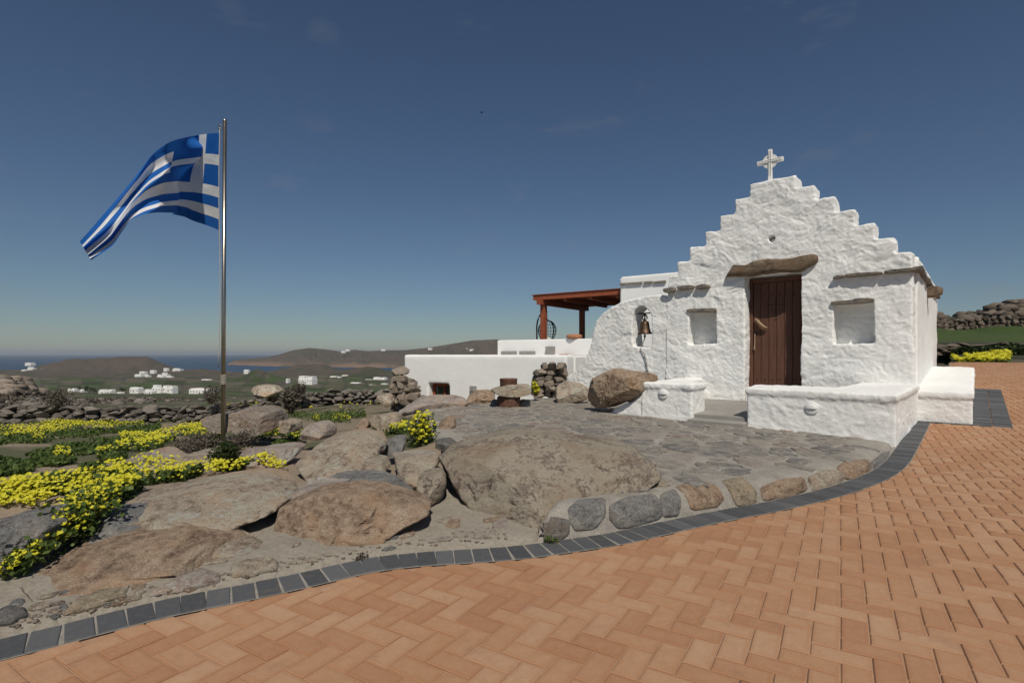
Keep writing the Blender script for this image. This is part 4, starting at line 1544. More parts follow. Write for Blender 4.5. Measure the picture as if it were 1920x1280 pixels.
def bench(name, poly, z0, zt_fn, label, seed, lip=0.03):
    P = np.array(poly, float)
    c_ = P.mean(0)
    nrm = []
    n = len(P)
    big = []
    for i in range(n):
        a, b, d_ = P[i - 1], P[i], P[(i + 1) % n]
        e1_, e2_ = (b - a) / np.linalg.norm(b - a), (d_ - b) / np.linalg.norm(d_ - b)
        m = np.array([e1_[1], -e1_[0]]) + np.array([e2_[1], -e2_[0]])
        m /= max(np.linalg.norm(m), .3)
        big.append(b + m * lip)
    area = sum(P[i - 1][0] * P[i][1] - P[i][0] * P[i - 1][1] for i in range(n))
    if area < 0:
        big = [2 * P[i] - big[i] for i in range(n)]

    def fn(za, zb):
        return lambda p, k_: p3(p[0], p[1], (za(p) if not k_ else zb(p)))
    low = prism_bm([tuple(p) for p in P], fn(lambda p: z0, lambda p: zt_fn(p) - .05))
    top = prism_bm([tuple(p) for p in big], fn(lambda p: zt_fn(p) - .085, zt_fn))
    o = carve(name, [low, top], [], M['plaster'], None, 0.0165, 3, 0.012, 1.0, seed)
    return tag(o, label, 'bench')


def su(px, q=QF):
    return fac(px, 700, q)[0]


s_r = su(1679)
s_e = su(1400)
s_l = su(1297)
s_x = su(1202)
bench('masonry_bench', [(s_r, QF), (s_e, QF), (s_e, QF + .5), (s_r + .95, QF + .52), (s_r + .72, QF + .75), (s_r + .62, QF + 1.1), (s_r + .6, .06), (-.04, .06)][::-1], -0.1, lambda p: 0.655 + .02 * (p[0] > 1) + .02 * (p[1] - QF), 'long whitewashed bench wall in front of the chapel door, turning back to the corner', 21)
bench('masonry_bench', [(s_l, QF), (s_x, QF), (s_x + .1, .12), (s_l + .65, .12), (s_l + .5, QF + .9), (s_l + .12, QF + .55), (s_l, QF + .5)][::-1], -0.1, lambda p: 0.69, 'short whitewashed bench wall beside the steps, with a brown boulder built into its end', 22)
bench('masonry_bench', [(.0, .05), (-.62, .05), (-.62, 4.2), (.06, 4.2)], -0.1, lambda p: .60 + .064 * p[1], 'long whitewashed bench running along the side wall of the chapel', 23)
# plaster skirt the boulder sits in
sk = [fac(a, b, QF) for a, b in [(1138, 778), (1150, 764), (1168, 757), (1185, 752), (1200, 740), (1215, 730), (1215, 800), (1138, 800)]]
o = carve('plaster_skirt', [prism_bm(sk, front_fn(QF + .01, QF + .5))], [], M['plaster'], None, 0.022, 4, 0.016, 1.2, 27)
tag(o, 'rough white plaster foot under the boulder at the end of the short bench', 'plaster base')
V, Fc = rock_vf(fpos(QF + .12), NF, c6([(148, 1032), (190, 958), (270, 898), (350, 863), (400, 848), (520, 863), (640, 880), (660, 905), (640, 960), (610, 1020), (560, 1062), (500, 1102), (400, 1102), (320, 1138), (230, 1128), (190, 1092)]), .32, .4, e=.52, amp=.026, seed=33, cuts=8, nth=150, nph=60)
tag(add('boulder', V, Fc, M['rock_brown'], None, True), 'brown cracked boulder perched on the end of the short white bench', 'boulder')

# forecourt slab and step
P = [(s_e - .02, QF + .06), (s_l + .02, QF + .06), (s_l + .9, .03), (.3, .03), (.3, -1.2), (s_r + .9, QF + .4)]
bm = prism_bm(P, lambda p, k_: p3(p[0], p[1], (-.05 if not k_ else .245 + .04 * (p[1] - QF))))
bmesh.ops.bevel(bm, geom=[e for e in bm.edges], offset=.012, segments=2, affect='EDGES')
o = bm_obj(bm, 'forecourt')
o.data.materials.append(M['concrete'])
tag(o, kind='structure')
# the slab's front tread, one low step down to the terrace
V, Fc = box_vf(p3((s_e + s_l) / 2, QF - .02, .12), D3, (*N2, 0), (0, 0, 1), (s_l - s_e) / 2 + .0, .14, .075, .012)
o = add('doorstep', V, Fc, M['concrete'])
tag(o, 'low grey cement step between the two white benches', 'step')


def wall_light(px, py, label):
    u, z = fac(px, py, QF)
    q = QF - .004
    a = empty('wall_light', p3(u, q, z - .07), label, 'lamp', 'round lamps set in the benches')
    V, Fc = lathe([(.082, -.02), (.08, .012), (.066, .016)], 28)
    V = [p3(u, q, z) + D3 * v[0] + np.array([0, 0, v[1]]) + NF * v[2] for v in V]
    add('rim', V, Fc, M['fixture'], a, True)
    # eyelid over the upper half
    V, Fc = [], []
    n = 14
    for i in range(7):
        ph = i / 6 * math.pi / 2
        for j in range(n + 1):
            t = math.pi * j / n
            r = .066 * math.cos(ph * .98)
            V.append(p3(u, q, z) + D3 * r * math.cos(t) + np.array([0, 0, r * math.sin(t) - .004]) + NF * (.012 + .024 * math.sin(ph)))
    for i in range(6):
        for j in range(n):
            Fc.append((i * (n + 1) + j, i * (n + 1) + j + 1, (i + 1) * (n + 1) + j + 1, (i + 1) * (n + 1) + j))
    add('eyelid', V, Fc, M['fixture'], a, True)


wall_light(1522, 765, 'round white lamp with a half moon lid in the long bench front')
wall_light(1244, 738, 'round white lamp with a half moon lid in the short bench front')


# ------------------------------------------------------------------ house behind, with pergola
def quad_wall(p0, p1, th, z0, z1):
    """upright wall slab between two plan points, thickness to the left of p0->p1"""
    p0, p1 = np.asarray(p0, float), np.asarray(p1, float)
    e = (p1 - p0) / np.linalg.norm(p1 - p0)
    n_ = np.array([-e[1], e[0]])
    q = [p0, p1, p1 + n_ * th, p0 + n_ * th]
    V = [(a[0], a[1], z0) for a in q] + [(a[0], a[1], z1) for a in q]
    return V, [(3, 2, 1, 0), (4, 5, 6, 7), (0, 1, 5, 4), (1, 2, 6, 5), (2, 3, 7, 6), (3, 0, 4, 7)]


def bevel_add(name, V, Fc, mat, parent, off=.04, seg=3):
    bm = bmesh.new()
    vs = [bm.verts.new(v) for v in V]
    for f in Fc: bm.faces.new([vs[i] for i in f])
    bmesh.ops.bevel(bm, geom=list(bm.edges), offset=off, segments=seg, affect='EDGES')
    V2 = [tuple(v.co) for v in bm.verts]
    bm.verts.index_update()
    F2 = [tuple(v.index for v in f.verts) for f in bm.faces]
    bm.free()
    return add(name, V2, F2, mat, parent, False)


def on_line(px, p0, e):
    """point of the plan line p0 + t e on the sight line of column px"""
    r = (px - CX) / F
    t = (r * p0[1] - p0[0]) / (e[0] - r * e[1])
    return p0 + e * t


def house():
    a30 = math.radians(30)
    e30, n30 = np.array([math.cos(a30), -math.sin(a30)]), np.array([math.sin(a30), math.cos(a30)])
    p0 = np.array([-3.15, 15.5])
    p1 = on_line(1062, p0, e30)
    L = np.linalg.norm(p1 - p0)
    h = empty('house', (*(p0 + p1) / 2, -1.5), 'low whitewashed house with flat roofs and a small brown window behind the terrace', 'house')
    wl_, wr_ = on_line(803, p0, e30), on_line(842, p0, e30)
    tl, tr = np.linalg.norm(wl_ - p0), np.linalg.norm(wr_ - p0)
    zt = EYE - 0.002 * 14
    zw1 = EYE - (718 - HY) / F * wl_[1]
    zw0 = zw1 - .75
    E3, N3 = np.array([*e30, 0]), np.array([*n30, 0])

    def blk(t0, t1, q0, q1, z0, z1, nm, off=.05):
        c_ = np.array([*(p0 + e30 * (t0 + t1) / 2 + n30 * (q0 + q1) / 2), (z0 + z1) / 2])
        V, Fc = box_vf(c_, E3, N3, (0, 0, 1), (t1 - t0) / 2, (q1 - q0) / 2, (z1 - z0) / 2)
        return bevel_add(nm, V, Fc, M['plaster_smooth'], h, off)
    # front wall with the window opening left free
    bm = prism_bm([(0, -2.2), (L, -2.2), (L, zt), (0, zt)], lambda p, k_: np.array([*(p0 + e30 * p[0] + n30 * (.5 * k_)), p[1]]))
    cut = prism_bm([(tl, zw0), (tr, zw0), (tr, zw1), (tl, zw1)], lambda p, k_: np.array([*(p0 + e30 * p[0] + n30 * (-.3 + .6 * k_)), p[1]]))
    carve('front_wall', [bm], [cut], M['plaster_smooth'], h, .045, 2, .004, 1.0, 55)
    blk(.0, .5, .52, 5.0, -2.2, zt - .005, 'side_wall')
    blk(L - .5, L - .003, .52, 5.0, -2.2, zt - .006, 'side_wall')
    blk(.4, L - .4, .45, 5.0, .6, .86, 'roof')
    # window
    cw = p0 + e30 * (tl + tr) / 2 + n30 * .22
    W2, H2 = (tr - tl) / 2, .375
    zc_ = (zw0 + zw1) / 2
    pcs = []
    for su_ in (-1, 1):
        pcs.append(box_vf(np.array([*(cw + e30 * su_ * (W2 - .045)), zc_]), E3, (0, 0, 1), -N3, .045, H2, .03, .005))
    pcs.append(box_vf(np.array([*cw, zw1 - .04]), E3, (0, 0, 1), -N3, W2 - .09, .04, .03, .005))
    pcs.append(box_vf(np.array([*(cw + e30 * .06), zc_]), E3, (0, 0, 1), -N3, .03, H2 - .08, .028, .005))
    V, Fc = merge(pcs)
    wdw = add('window', V, Fc, M['pergola'], h)
    for s_, hw_ in ((-.5, W2 * .45), (.52, W2 * .36)):
        V, Fc = box_vf(np.array([*(cw + e30 * (s_ * W2) + n30 * .015), zc_]), E3, (0, 0, 1), -N3, hw_, H2 - .05, .005)
        add('pane', V, Fc, M['glass'], wdw)
    # small outside lamp on the front wall
    pl = on_line(889, p0, e30)
    V, Fc = box_vf(np.array([*(pl - n30 * .05), EYE - (728 - HY) / F * pl[1]]), E3, (0, 0, 1), -N3, .08, .07, .06, .01)
    add('wall_lamp', V, Fc, M['concrete'], h)
    # upper terrace: parapet, then the taller block
    a35 = math.radians(35)
    e35, n35 = np.array([math.cos(a35), -math.sin(a35)]), np.array([math.sin(a35), math.cos(a35)])
    pc_ = np.array([-.53, 19.0])
    pe = on_line(1135, pc_, e35)
    V, Fc = quad_wall(pc_, pe, .28, -.3, EYE + .026 * 18.6)
    par = bevel_add('parapet', V, Fc, M['plaster_smooth'], h, .03)
    V, Fc = quad_wall(pc_ + n35 * .29 + e35 * .0, pc_ + n35 * 6, .28, -.3, EYE + .026 * 18.6 - .004)
    V = [(v[0] + e35[0] * .281, v[1] + e35[1] * .281, v[2]) for v in V]
    bevel_add('parapet', V, Fc, M['plaster_smooth'], h, .03)
    for a_, b_, y0, y1 in ((943, 969, 659, 663), (977, 1004, 659, 663)):
        qa, qb = on_line(a_, pc_, e35), on_line(b_, pc_, e35)
        z = EYE + (HY - 660) / F * qa[1]
        V, Fc = quad_wall(qa - n35 * .12, qb - n35 * .12, .119, z - .2, z + .035)
        add('wall_slot', V, Fc, M['concrete'], par)
    qa, qb = on_line(1026, pc_, e35), on_line(1041, pc_, e35)
    V, Fc = quad_wall(qa - n35 * .12, qb - n35 * .12, .119, EYE - .02, EYE + .24)
    add('wall_lamp', V, Fc, M['concrete'], h)
    # taller block
    pb = np.array([.202 * 17.0, 17.0])
    zt2 = EYE + .144 * 17
    q = [pb, pb + e35 * 6, pb + e35 * 6 + n35 * 5, pb + n35 * 5]
    V = [(a[0], a[1], -.5) for a in q] + [(a[0], a[1], zt2) for a in q]
    bevel_add('upper_block', V, [(3, 2, 1, 0), (4, 5, 6, 7), (0, 1, 5, 4), (1, 2, 6, 5), (2, 3, 7, 6), (3, 0, 4, 7)], M['plaster_smooth'], h, .05)
    for i, (xa, xb, ya, yb) in enumerate(((1163, 1173, 532.5, 532), (1175, 1205, 532, 529), (1208, 1224, 530, 529.5), (1226, 1249, 529, 527))):
        qa, qb = on_line(xa, pb, e35), on_line(xb, pb, e35)
        z = EYE + (HY - ya) / F * qa[1]
        V, Fc = quad_wall(qa - n35 * .07, qb - n35 * .07, .069, z - .04, z + .025)
        r_ = np.random.default_rng(i)
        V = [np.asarray(v) + np.append(r_.normal(0, .012, 2) * 0, r_.normal(0, .012)) for v in V]
        add('ledge_stone', V, Fc, M['schist'], h)
    # odds and ends on the parapet
    qa = on_line(1062, pc_, e35) + n35 * .14
    return e35, n35, pc_, pb


e35, n35, pc35, pb35 = house()


def pergola():
    E3, N3, Z3 = np.array([*e35, 0]), np.array([*n35, 0]), np.array([0, 0, 1.])
    Cn = np.array([.03 * 19, 19.0]) + n35 * .35
    ztop = EYE + .110 * 19.1
    Lx = 3.4
    Ly = 3.6
    h = empty('pergola', (*(Cn + e35 * Lx / 2 + n35 * Ly / 2), .7), 'red brown timber pergola with a slatted roof against the house block', 'pergola')

    def beam(t0, t1, q0, q1, z0, z1, nm, bev=.008):
        c_ = np.array([*(Cn + e35 * (t0 + t1) / 2 + n35 * (q0 + q1) / 2), (z0 + z1) / 2])
        V, Fc = box_vf(c_, E3, N3, Z3, (t1 - t0) / 2, (q1 - q0) / 2, (z1 - z0) / 2, bev)
        return add(nm, V, Fc, M['pergola'], h)
    beam(.22, .40, .12, .30, .6, ztop - .34, 'post')
    beam(.22, .40, Ly - .5, Ly - .32, .6, ztop - .34, 'post')
    beam(-.05 + .25, .42, -.1, Ly - .02, ztop - .34, ztop - .17, 'main_beam')
    beam(0, Lx, -.02, .10, ztop - .17, ztop, 'fascia')
    beam(0, Lx, Ly - .12, Ly, ztop - .168, ztop - .002, 'fascia')
    beam(-.004, .09, .102, Ly - .122, ztop - .166, ztop - .003, 'fascia')
    n = 26
    for i in range(n):
        q = .16 + i * (Ly - .36) / (n - 1)
        beam(.095, Lx - .01, q - .03, q + .03, ztop - .10, ztop - .03, 'slat', .004)
    for t in (1.2, 2.2, 3.15):
        beam(t, t + .1, .105, Ly - .125, ztop - .26, ztop - .105, 'rafter')
    V = [(*(Cn + e35 * a + n35 * b), z) for z in (ztop + .003, ztop + .025) for a, b in ((-.05, -.06), (Lx, -.06), (Lx, Ly + .05), (-.05, Ly + .05))]
    add('roof_sheet', V, [(3, 2, 1, 0), (4, 5, 6, 7), (0, 1, 5, 4), (1, 2, 6, 5), (2, 3, 7, 6), (3, 0, 4, 7)], M['pergola'], h)


pergola()


def hanging_chair():
    Y = 19.9
    c_ = pix(1027, 640, Y)
    zb = c_[2] - .75
    a = empty('hanging_chair', (c_[0], c_[1], zb), 'black wicker egg chair hanging from a curved stand under the pergola', 'chair')
    top = pix(1025.5, 584, Y)
    P = [np.array([c_[0] - .42, c_[1] + .25, zb])]
    for px, py in ((1007, 630), (1006, 610), (1010, 594), (1017, 586)):
        P.append(pix(px, py, Y + .2))
    P.append(top)
    Ps, _ = smooth_poly(np.array(P), 30)
    V, Fc = tube(Ps, .028, 8)
    add('stand', V, Fc, M['iron'], a, True)
    V, Fc = lathe([(.45, 0), (.46, .02), (.4, .035)], 24, (c_[0] - .2, c_[1] + .2, zb))
    add('stand_base', V, Fc, M['iron'], a, True)
    V, Fc = tube([top, pix(1026, 600, Y)], .012, 6)
    add('chain', V, Fc, M['iron'], a, True)
    apex = pix(1026, 599, Y)
    bot = pix(1026, 646, Y)
    hgt = apex[2] - bot[2]
    prof = lambda t: .34 * math.sin(math.pi * min(1, t * 1.0) ** .75) ** .8
    pcs = []
    for k_ in range(16):
        an = math.radians(40 + 280 * k_ / 15 + 90 - 180)
        pts = []
        for i in range(13):
            t = i / 12
            r = prof(t * .93)
            pts.append((apex[0] + r * math.cos(an), apex[1] + r * math.sin(an), apex[2] - hgt * t))
        pcs.append(tube(pts, .009 if 0 < k_ < 15 else .022, 5))
    for t in (.2, .32, .45, .58, .7, .82):
        r = prof(t * .93)
        pts = [(apex[0] + r * math.cos(q), apex[1] + r * math.sin(q), apex[2] - hgt * t) for q in np.radians(np.linspace(-50, 230, 24))]
        pcs.append(tube(pts, .008, 5))
    V, Fc = merge(pcs)
    add('basket', V, Fc, M['iron'], a, True)
    V, Fc = lathe([(.02, -.07), (.22, -.05), (.26, 0), (.22, .05), (.02, .08)], 20, (apex[0], apex[1], bot[2] + .2))
    add('cushion', V, Fc, M['cushion'], a, True)


hanging_chair()
p_ = on_line(1073, pc35, e35) + n35 * .14
zp = EYE + .026 * 18.6
V, Fc = lathe([(.02, 0), (.22, .01), (.27, .07), (.24, .13), (.16, .15), (.02, .13)], 24, (p_[0], p_[1], zp))
tag(add('clay_bowl', V, Fc, M['terracotta'], None, True), 'squat terracotta bowl standing on the white parapet below the pergola', 'bowl')
p_ = on_line(1063, pc35, e35) - n35 * .2
V, Fc = box_vf((p_[0], p_[1], .98), (*e35, 0), (*n35, 0), (0, 0, 1), .12, .1, .14, .02)
V2, F2 = box_vf((p_[0] + .2, p_[1] - .1, .94), (*e35, 0), (*n35, 0), (0, 0, 1), .09, .09, .1, .02)
V, Fc = merge([(V, Fc), (V2, F2)])
tag(add('clay_planter', V, Fc, M['terracotta']), 'small pair of joined brown clay planters at the foot of the parapet', 'planter')


# stone table and the rusty pot on it
def stone_table():
    c_ = pix(957, 765, 9.35)
    zb = float(T_top(c_[0], c_[1])) - .02
    a = empty('stone_table', (c_[0], c_[1], zb), 'round drum table with a thick irregular stone slab on the terrace', 'table')
    h1 = EYE - (745 - HY) / F * 9.35 - zb
    V, Fc = lathe([(.20, 0), (.205, .02), (.205, h1), (.19, h1 + .02)], 28, (c_[0] - .03, c_[1], zb))
    add('drum', V, Fc, M['rust'], a, True)
    V, Fc = rock_vf(lambda px, py: pix(px, py, 9.35), (0, -1, 0), c5([(650, 905), (665, 885), (740, 876), (840, 878), (920, 880), (938, 905), (935, 945), (860, 962), (800, 968), (720, 955), (680, 935)]), .36, .42, e=.55, amp=.018, seed=66, cuts=3, nth=80, nph=26)
    add('slab', V, Fc, M['rock_tan'], a, True)
    # low stones leaning at the drum
    for i, (px, yb, yt, wd) in enumerate(((928, 766, 748, 9), (984, 765, 748, 12))):
        V, Fc = rock_vf(lambda x, y: pix(x, y, 9.45), (0, -1, 0), [(px - wd, yb), (px - wd, yt + 4), (px - wd * .3, yt), (px + wd, yt + 2), (px + wd, yb)], .12, .12, e=.5, amp=.03, seed=70 + i, nth=32, nph=12)
        add('prop_stone', V, Fc, M['rock_grey'], a, True)
    zt = EYE - (720.5 - HY) / F * 9.3
    p_ = pix(953.5, 720, 9.3)
    V, Fc = lathe([(.145, -.03), (.15, 0), (.15, .07), (.158, .085), (.15, .105), (.14, .105), (.135, .02), (.02, .015)], 28, (p_[0], p_[1], zt))
    tag(add('rusty_pot', V, Fc, M['rust'], None, True), 'shallow rusty iron pot on top of the stone slab table', 'pot')


stone_table()


# ------------------------------------------------------------------ dry stone walls
def hull_stone(seed):
    r_ = np.random.default_rng(seed)
    bm = bmesh.new()
    for _ in range(16):
        v = r_.normal(0, 1, 3)
        v /= np.linalg.norm(v)
        v = np.sign(v) * np.abs(v) ** .7
        bm.verts.new(v * r_.uniform(.85, 1.05) * .55)
    res = bmesh.ops.convex_hull(bm, input=list(bm.verts))
    for g in [g for g in res['geom_interior'] if isinstance(g, bmesh.types.BMVert)]: bm.verts.remove(g)
    return bm


STONES = []
for s_ in range(8):
    bm = hull_stone(900 + s_)
    me = bpy.data.meshes.new('stone')
    bm.to_mesh(me)
    bm.free()
    me.materials.append(None)
    STONES.append(me)


def m_wall_stone(name, c):
    k = NB(name).world()
    r = k.rand()
    cc = k.ramp(r, [(0, tuple(v * .6 for v in c)), (.5, c), (1, tuple(v * 1.45 for v in c))])
    cc = k.mix(k.ramp(k.noise(18, 6, .7), [(.45, 0.), (.65, .6)]), cc, tuple(v * 1.7 for v in c))
    cc = k.mix(k.ramp(k.noise(60, 4, .7), [(.36, .7), (.5, 0.)]), cc, tuple(v * .4 for v in c))
    k.col(cc)
    k.bump(k.noise(22, 8, .7), .8, .03)
    return k.m


M['wall_stone'] = m_wall_stone('dry_wall_stone', (.165, .145, .125))
M['hill_stone'] = m_wall_stone('hill_stone', (.125, .10, .078))
M['wall_stone2'] = m_wall_stone('dry_wall_stone_tan', (.22, .18, .145))


def stone_set(mat):
    out = []
    for me in STONES:
        m = me.copy()
        m.materials[0] = mat
        out.append(m)
    return out


def dry_wall(label, line, hfn, size, rows, mat, depth=.35, core=True, seed=0, jit=.25):
    r_ = np.random.default_rng(seed)
    P, L = smooth_poly(np.array(line, float), 60, 1)
    mid = P[30]
    w_ = empty('dry_stone_wall', (mid[0], mid[1], float(H(mid[:1], mid[1:])[0])), label, 'wall')
    ms = stone_set(mat)
    Ls = np.linspace(0, L, 60)
    wz = wloc(w_)
    n = 0
    for row in range(rows):
        t = r_.uniform(0, size)
        while t < L:
            wd = size * r_.uniform(.6, 1.55)
            f = (t + wd / 2) / L
            x, y = np.interp(t + wd / 2, Ls, P[:, 0]), np.interp(t + wd / 2, Ls, P[:, 1])
            h = hfn(f)
            z0 = float(H(np.array([x]), np.array([y]))[0]) - .05
            hh = h / rows
            if row * hh < h - .02:
                z = z0 + (row + .5) * hh + r_.normal(0, .02)
                for dq in ((-depth * .22,) if row < rows - 1 else (-depth * .15,)):
                    o = link('stone', ms[r_.integers(8)], np.array([x, y + dq + r_.normal(0, .03), z]) - wz, w_)
                    o.scale = (wd * 1.06, depth * r_.uniform(.8, 1.2), hh * r_.uniform(1.1, 1.5))
                    o.rotation_euler = (r_.normal(0, jit), r_.normal(0, jit), r_.uniform(-.5, .5))
                    n += 1
            t += wd
    if core:
        V, Fc = [], []
        for k_ in range(60):
            x, y = P[k_]
            z0 = float(H(np.array([x]), np.array([y]))[0]) - .15
            h = hfn(k_ / 59)
            for dy in (.02, depth * .9):
                V += [(x, y + dy, z0), (x, y + dy, z0 + h * .96)]
        for k_ in range(59):
            b_ = k_ * 4
            Fc += [(b_, b_ + 4, b_ + 5, b_ + 1), (b_ + 2, b_ + 3, b_ + 7, b_ + 6), (b_ + 1, b_ + 5, b_ + 7, b_ + 3)]
        add('rubble_core', V, Fc, mat, w_)
    print('wall stones', n)
    return w_


def at_px(px, py, Y):
    return np.array([(px - CX) / F * Y, Y])


dry_wall('long grey dry stone wall crossing behind the flower field', [at_px(-60, 0, 15.2), at_px(120, 0, 16), at_px(300, 0, 17), at_px(460, 0, 18), at_px(620, 0, 19), at_px(735, 0, 19.5)], lambda f: .62 - .08 * f, .27, 5, M['wall_stone'], .42, seed=1, jit=.18)
dry_wall('crumbling tan stone wall against the left end of the house', [at_px(728, 0, 15.0), at_px(745, 0, 14.9), at_px(788, 0, 14.4)], lambda f: [.75, 1.2][int(f > .35)] - max(0, f - .5) * 1.5, .3, 6, M['wall_stone2'], .45, seed=2, core=False)


def stone_heap(label, outl, Y, size, mat, seed, n):
    """rubble wall end whose outline is given, stones packed in courses"""
    r_ = np.random.default_rng(seed)
    P = np.array([[(a - CX) / F * Y, EYE - (b - HY) / F * Y] for a, b in outl])
    c_ = P.mean(0)
    e = empty('rubble_wall', (c_[0], Y, P[:, 1].min()), label, 'wall')
    ms = stone_set(mat)
    wz = wloc(e)
    z = P[:, 1].min()
    m = 0
    while z < P[:, 1].max() and m < n:
        hh = size * r_.uniform(.45, .7)
        x = P[:, 0].min() + r_.uniform(0, size * .5)
        while x < P[:, 0].max():
            wd = size * r_.uniform(.7, 1.5)
            if in_poly(np.array([x + wd / 2]), np.array([z + hh / 2]), P)[0]:
                o = link('stone', ms[r_.integers(8)], np.array([x + wd / 2, Y + r_.uniform(-.08, .08), z + hh / 2]) - wz, e)
                o.scale = (wd * 1.15, .5, hh * 1.45)
                o.rotation_euler = (r_.normal(0, .15), r_.normal(0, .15), r_.uniform(-.4, .4))
                m += 1
            x += wd
        z += hh
    V, Fc = rock_vf(lambda a, b: pix(a, b, Y + .2), (0, -1, 0), outl, .12, .3, e=.5, amp=.03, seed=seed, cuts=2, nth=40, nph=12)
    add('rubble_core', V, Fc, mat, e, True)


stone_heap('rough rubble stone wall end standing against the house by the bell wall', c5([(935, 900), (940, 840), (960, 790), (1010, 760), (1080, 732), (1180, 728), (1180, 850), (1150, 960), (940, 965)]), 11.6, .2, M['wall_stone2'], 5, 90)
stone_heap('ragged rubble stones piled at the left corner of the white house', c5([(-20, 1010), (-30, 830), (40, 815), (90, 850), (140, 890), (160, 940), (190, 975), (120, 1010)]), 13.6, .22, M['wall_stone2'], 6, 90)


# ------------------------------------------------------------------ flagpole and flag
def flag():
    Y = 7.0
    b = pix(418, 842, Y)
    t = pix(421.5, 229, Y)
    pole = empty('flagpole', b, 'tall slim steel flagpole standing among the rocks', 'flagpole')
    V, Fc = tube([b - np.array([0, 0, .25]), b + (t - b) * .5, b + (t - b) * .5 + np.array([0, 0, .01]), t], [.027, .027, .024, .024], 16)
    add('pole', V, Fc, M['steel'], pole, True)
    V, Fc = lathe([(.024, 0), (.028, .005), (.026, .03), (.01, .036)], 16, t)
    add('cap', V, Fc, M['steel'], pole, True)
    V, Fc = tube([t + (-.03, -.03, -.05), t + (-.06, -.03, -.06), t + (-.06, -.03, -.1), t + (-.03, -.03, -.11)], .01, 8)
    add('pulley', V, Fc, M['steel'], pole, True)
    pts = [t + (-.055, -.03, -.08)]
    for k_ in range(1, 24):
        f = k_ / 24
        pts.append(t + (b - t) * f + np.array([-.045 - .012 * math.sin(f * 9), -.03, 0]))
    V, Fc = tube(pts[:19], .005, 6)
    add('halyard', V, Fc, M['rope'], pole, True)
    # rope lashed round the pole
    cpt = pix(419, 716, Y)
    pts = [cpt + np.array([.032 * math.cos(q), .032 * math.sin(q), .0035 * q - .04]) for q in np.linspace(0, 12 * math.pi, 130)]
    V, Fc = tube(pts, .006, 5)
    add('lashing', V, Fc, M['rope'], pole, True)

    cols = np.array([  # s, top px, top py, bottom px, bottom py, distance
        [0.00, 411.5, 250, 411.5, 432, 7.00],
        [0.10, 398, 250, 390, 423, 7.06],
        [0.22, 372, 253, 352, 411, 7.00],
        [0.30, 350, 258, 326, 404, 6.80],
        [0.38, 322, 268, 305, 403, 6.62],
        [0.50, 285, 293, 270, 406, 6.55],
        [0.62, 256, 330, 246, 413, 6.45],
        [0.74, 226, 364, 231, 432, 6.35],
        [0.86, 191, 401, 211, 461, 6.30],
        [1.00, 148, 450, 170, 487, 6.25]])
    ns, nv = 110, 72
    S, Vv = np.meshgrid(np.linspace(0, 1, ns), np.linspace(0, 1, nv))
    g = [np.interp(S, cols[:, 0], cols[:, k_]) for k_ in range(1, 6)]
    ker = np.ones(9) / 9
    for k_ in range(5):
        row = g[k_][0]
        pad = np.concatenate([2 * row[0] - row[4:0:-1], row, 2 * row[-1] - row[-2:-6:-1]])
        sm = np.convolve(pad, ker, 'valid')
        g[k_] = np.tile(sm, (nv, 1))
    env = sstep(.12, .45, S)
    env2 = sstep(.5, 1.0, S)
    # folds gather the cloth towards its free end
    wob = .045 * env * np.sin(2 * math.pi * (Vv * 2.0 - S * .9 + .15)) + .03 * env2 * np.sin(2 * math.pi * (Vv * 2.5 + .3))
    vv = np.clip(Vv, 0, 1) ** (1 - .42 * sstep(.3, .95, S)) + wob
    px = g[0] + (g[2] - g[0]) * vv
    py = g[1] + (g[3] - g[1]) * vv
    # vertical pucker at the hoist where the wind bends the cloth
    puck = np.exp(-((S - .27) / .05) ** 2)
    px = px + puck * 9 * np.sin(2 * math.pi * (Vv * 1.2 + .1)) - 16 * np.exp(-((S - .33) / .06) ** 2) * (Vv - .3)
    px = px + 24 * np.exp(-((S - .345) / .028) ** 2) * sstep(.35, .75, Vv) + 26 * np.exp(-((S - .30) / .035) ** 2) * (1 - sstep(.3, .6, Vv)) * sstep(0, .12, Vv)
    dep = g[4] - .42 * (Vv - .5) * sstep(.36, .5, S) * (1 - .35 * env2) + .42 * sstep(-.05, .3, S) * (1 - sstep(.29, .42, S)) + .45 * (Vv - .25) * sstep(-.06, .1, S) * (1 - sstep(.3, .4, S)) + .075 * env * np.cos(2 * math.pi * (Vv * 2.0 - S * .9)) * (1 - .3 * env2) + .05 * env2 * np.sin(2 * math.pi * (Vv * 3 + S)) + .12 * puck * np.cos(math.pi * Vv)
    dep = dep + .012 * fbm2(S * 9, Vv * 7, 3, 5)
    XX = (px - CX) / F * dep
    ZZ = EYE - (py - HY) / F * dep
    V = np.stack([XX.ravel(), dep.ravel(), ZZ.ravel()], 1)
    k = NB('flag_cloth')
    uv = k.n('ShaderNodeUVMap').outputs[0]
    sp = k.n('ShaderNodeSeparateXYZ')
    k.l(uv, sp.inputs[0])
    u, v = sp.outputs[0], sp.outputs[1]
    n9 = k.math('MULTIPLY', v, 9.0)
    blue_row = k.math('LESS_THAN', k.math('MODULO', n9, 2.0), 1.0)
    can = k.math('MULTIPLY', k.math('LESS_THAN', u, .37), k.math('LESS_THAN', n9, 5.0))
    crs = k.math('MAXIMUM', k.math('LESS_THAN', k.math('ABSOLUTE', k.math('SUBTRACT', u, .185)), .037), k.math('LESS_THAN', k.math('ABSOLUTE', k.math('SUBTRACT', n9, 2.5)), .5))
    isb = k.math('ADD', k.math('MULTIPLY', can, k.math('SUBTRACT', 1.0, crs)), k.math('MULTIPLY', k.math('SUBTRACT', 1.0, can), blue_row))
    c_ = k.mix(isb, (.78, .77, .76), (.012, .12, .44))
    k.col(c_).rough(.75)
    tr = k.n('ShaderNodeBsdfTranslucent')
    k.l(c_, tr.inputs[0])
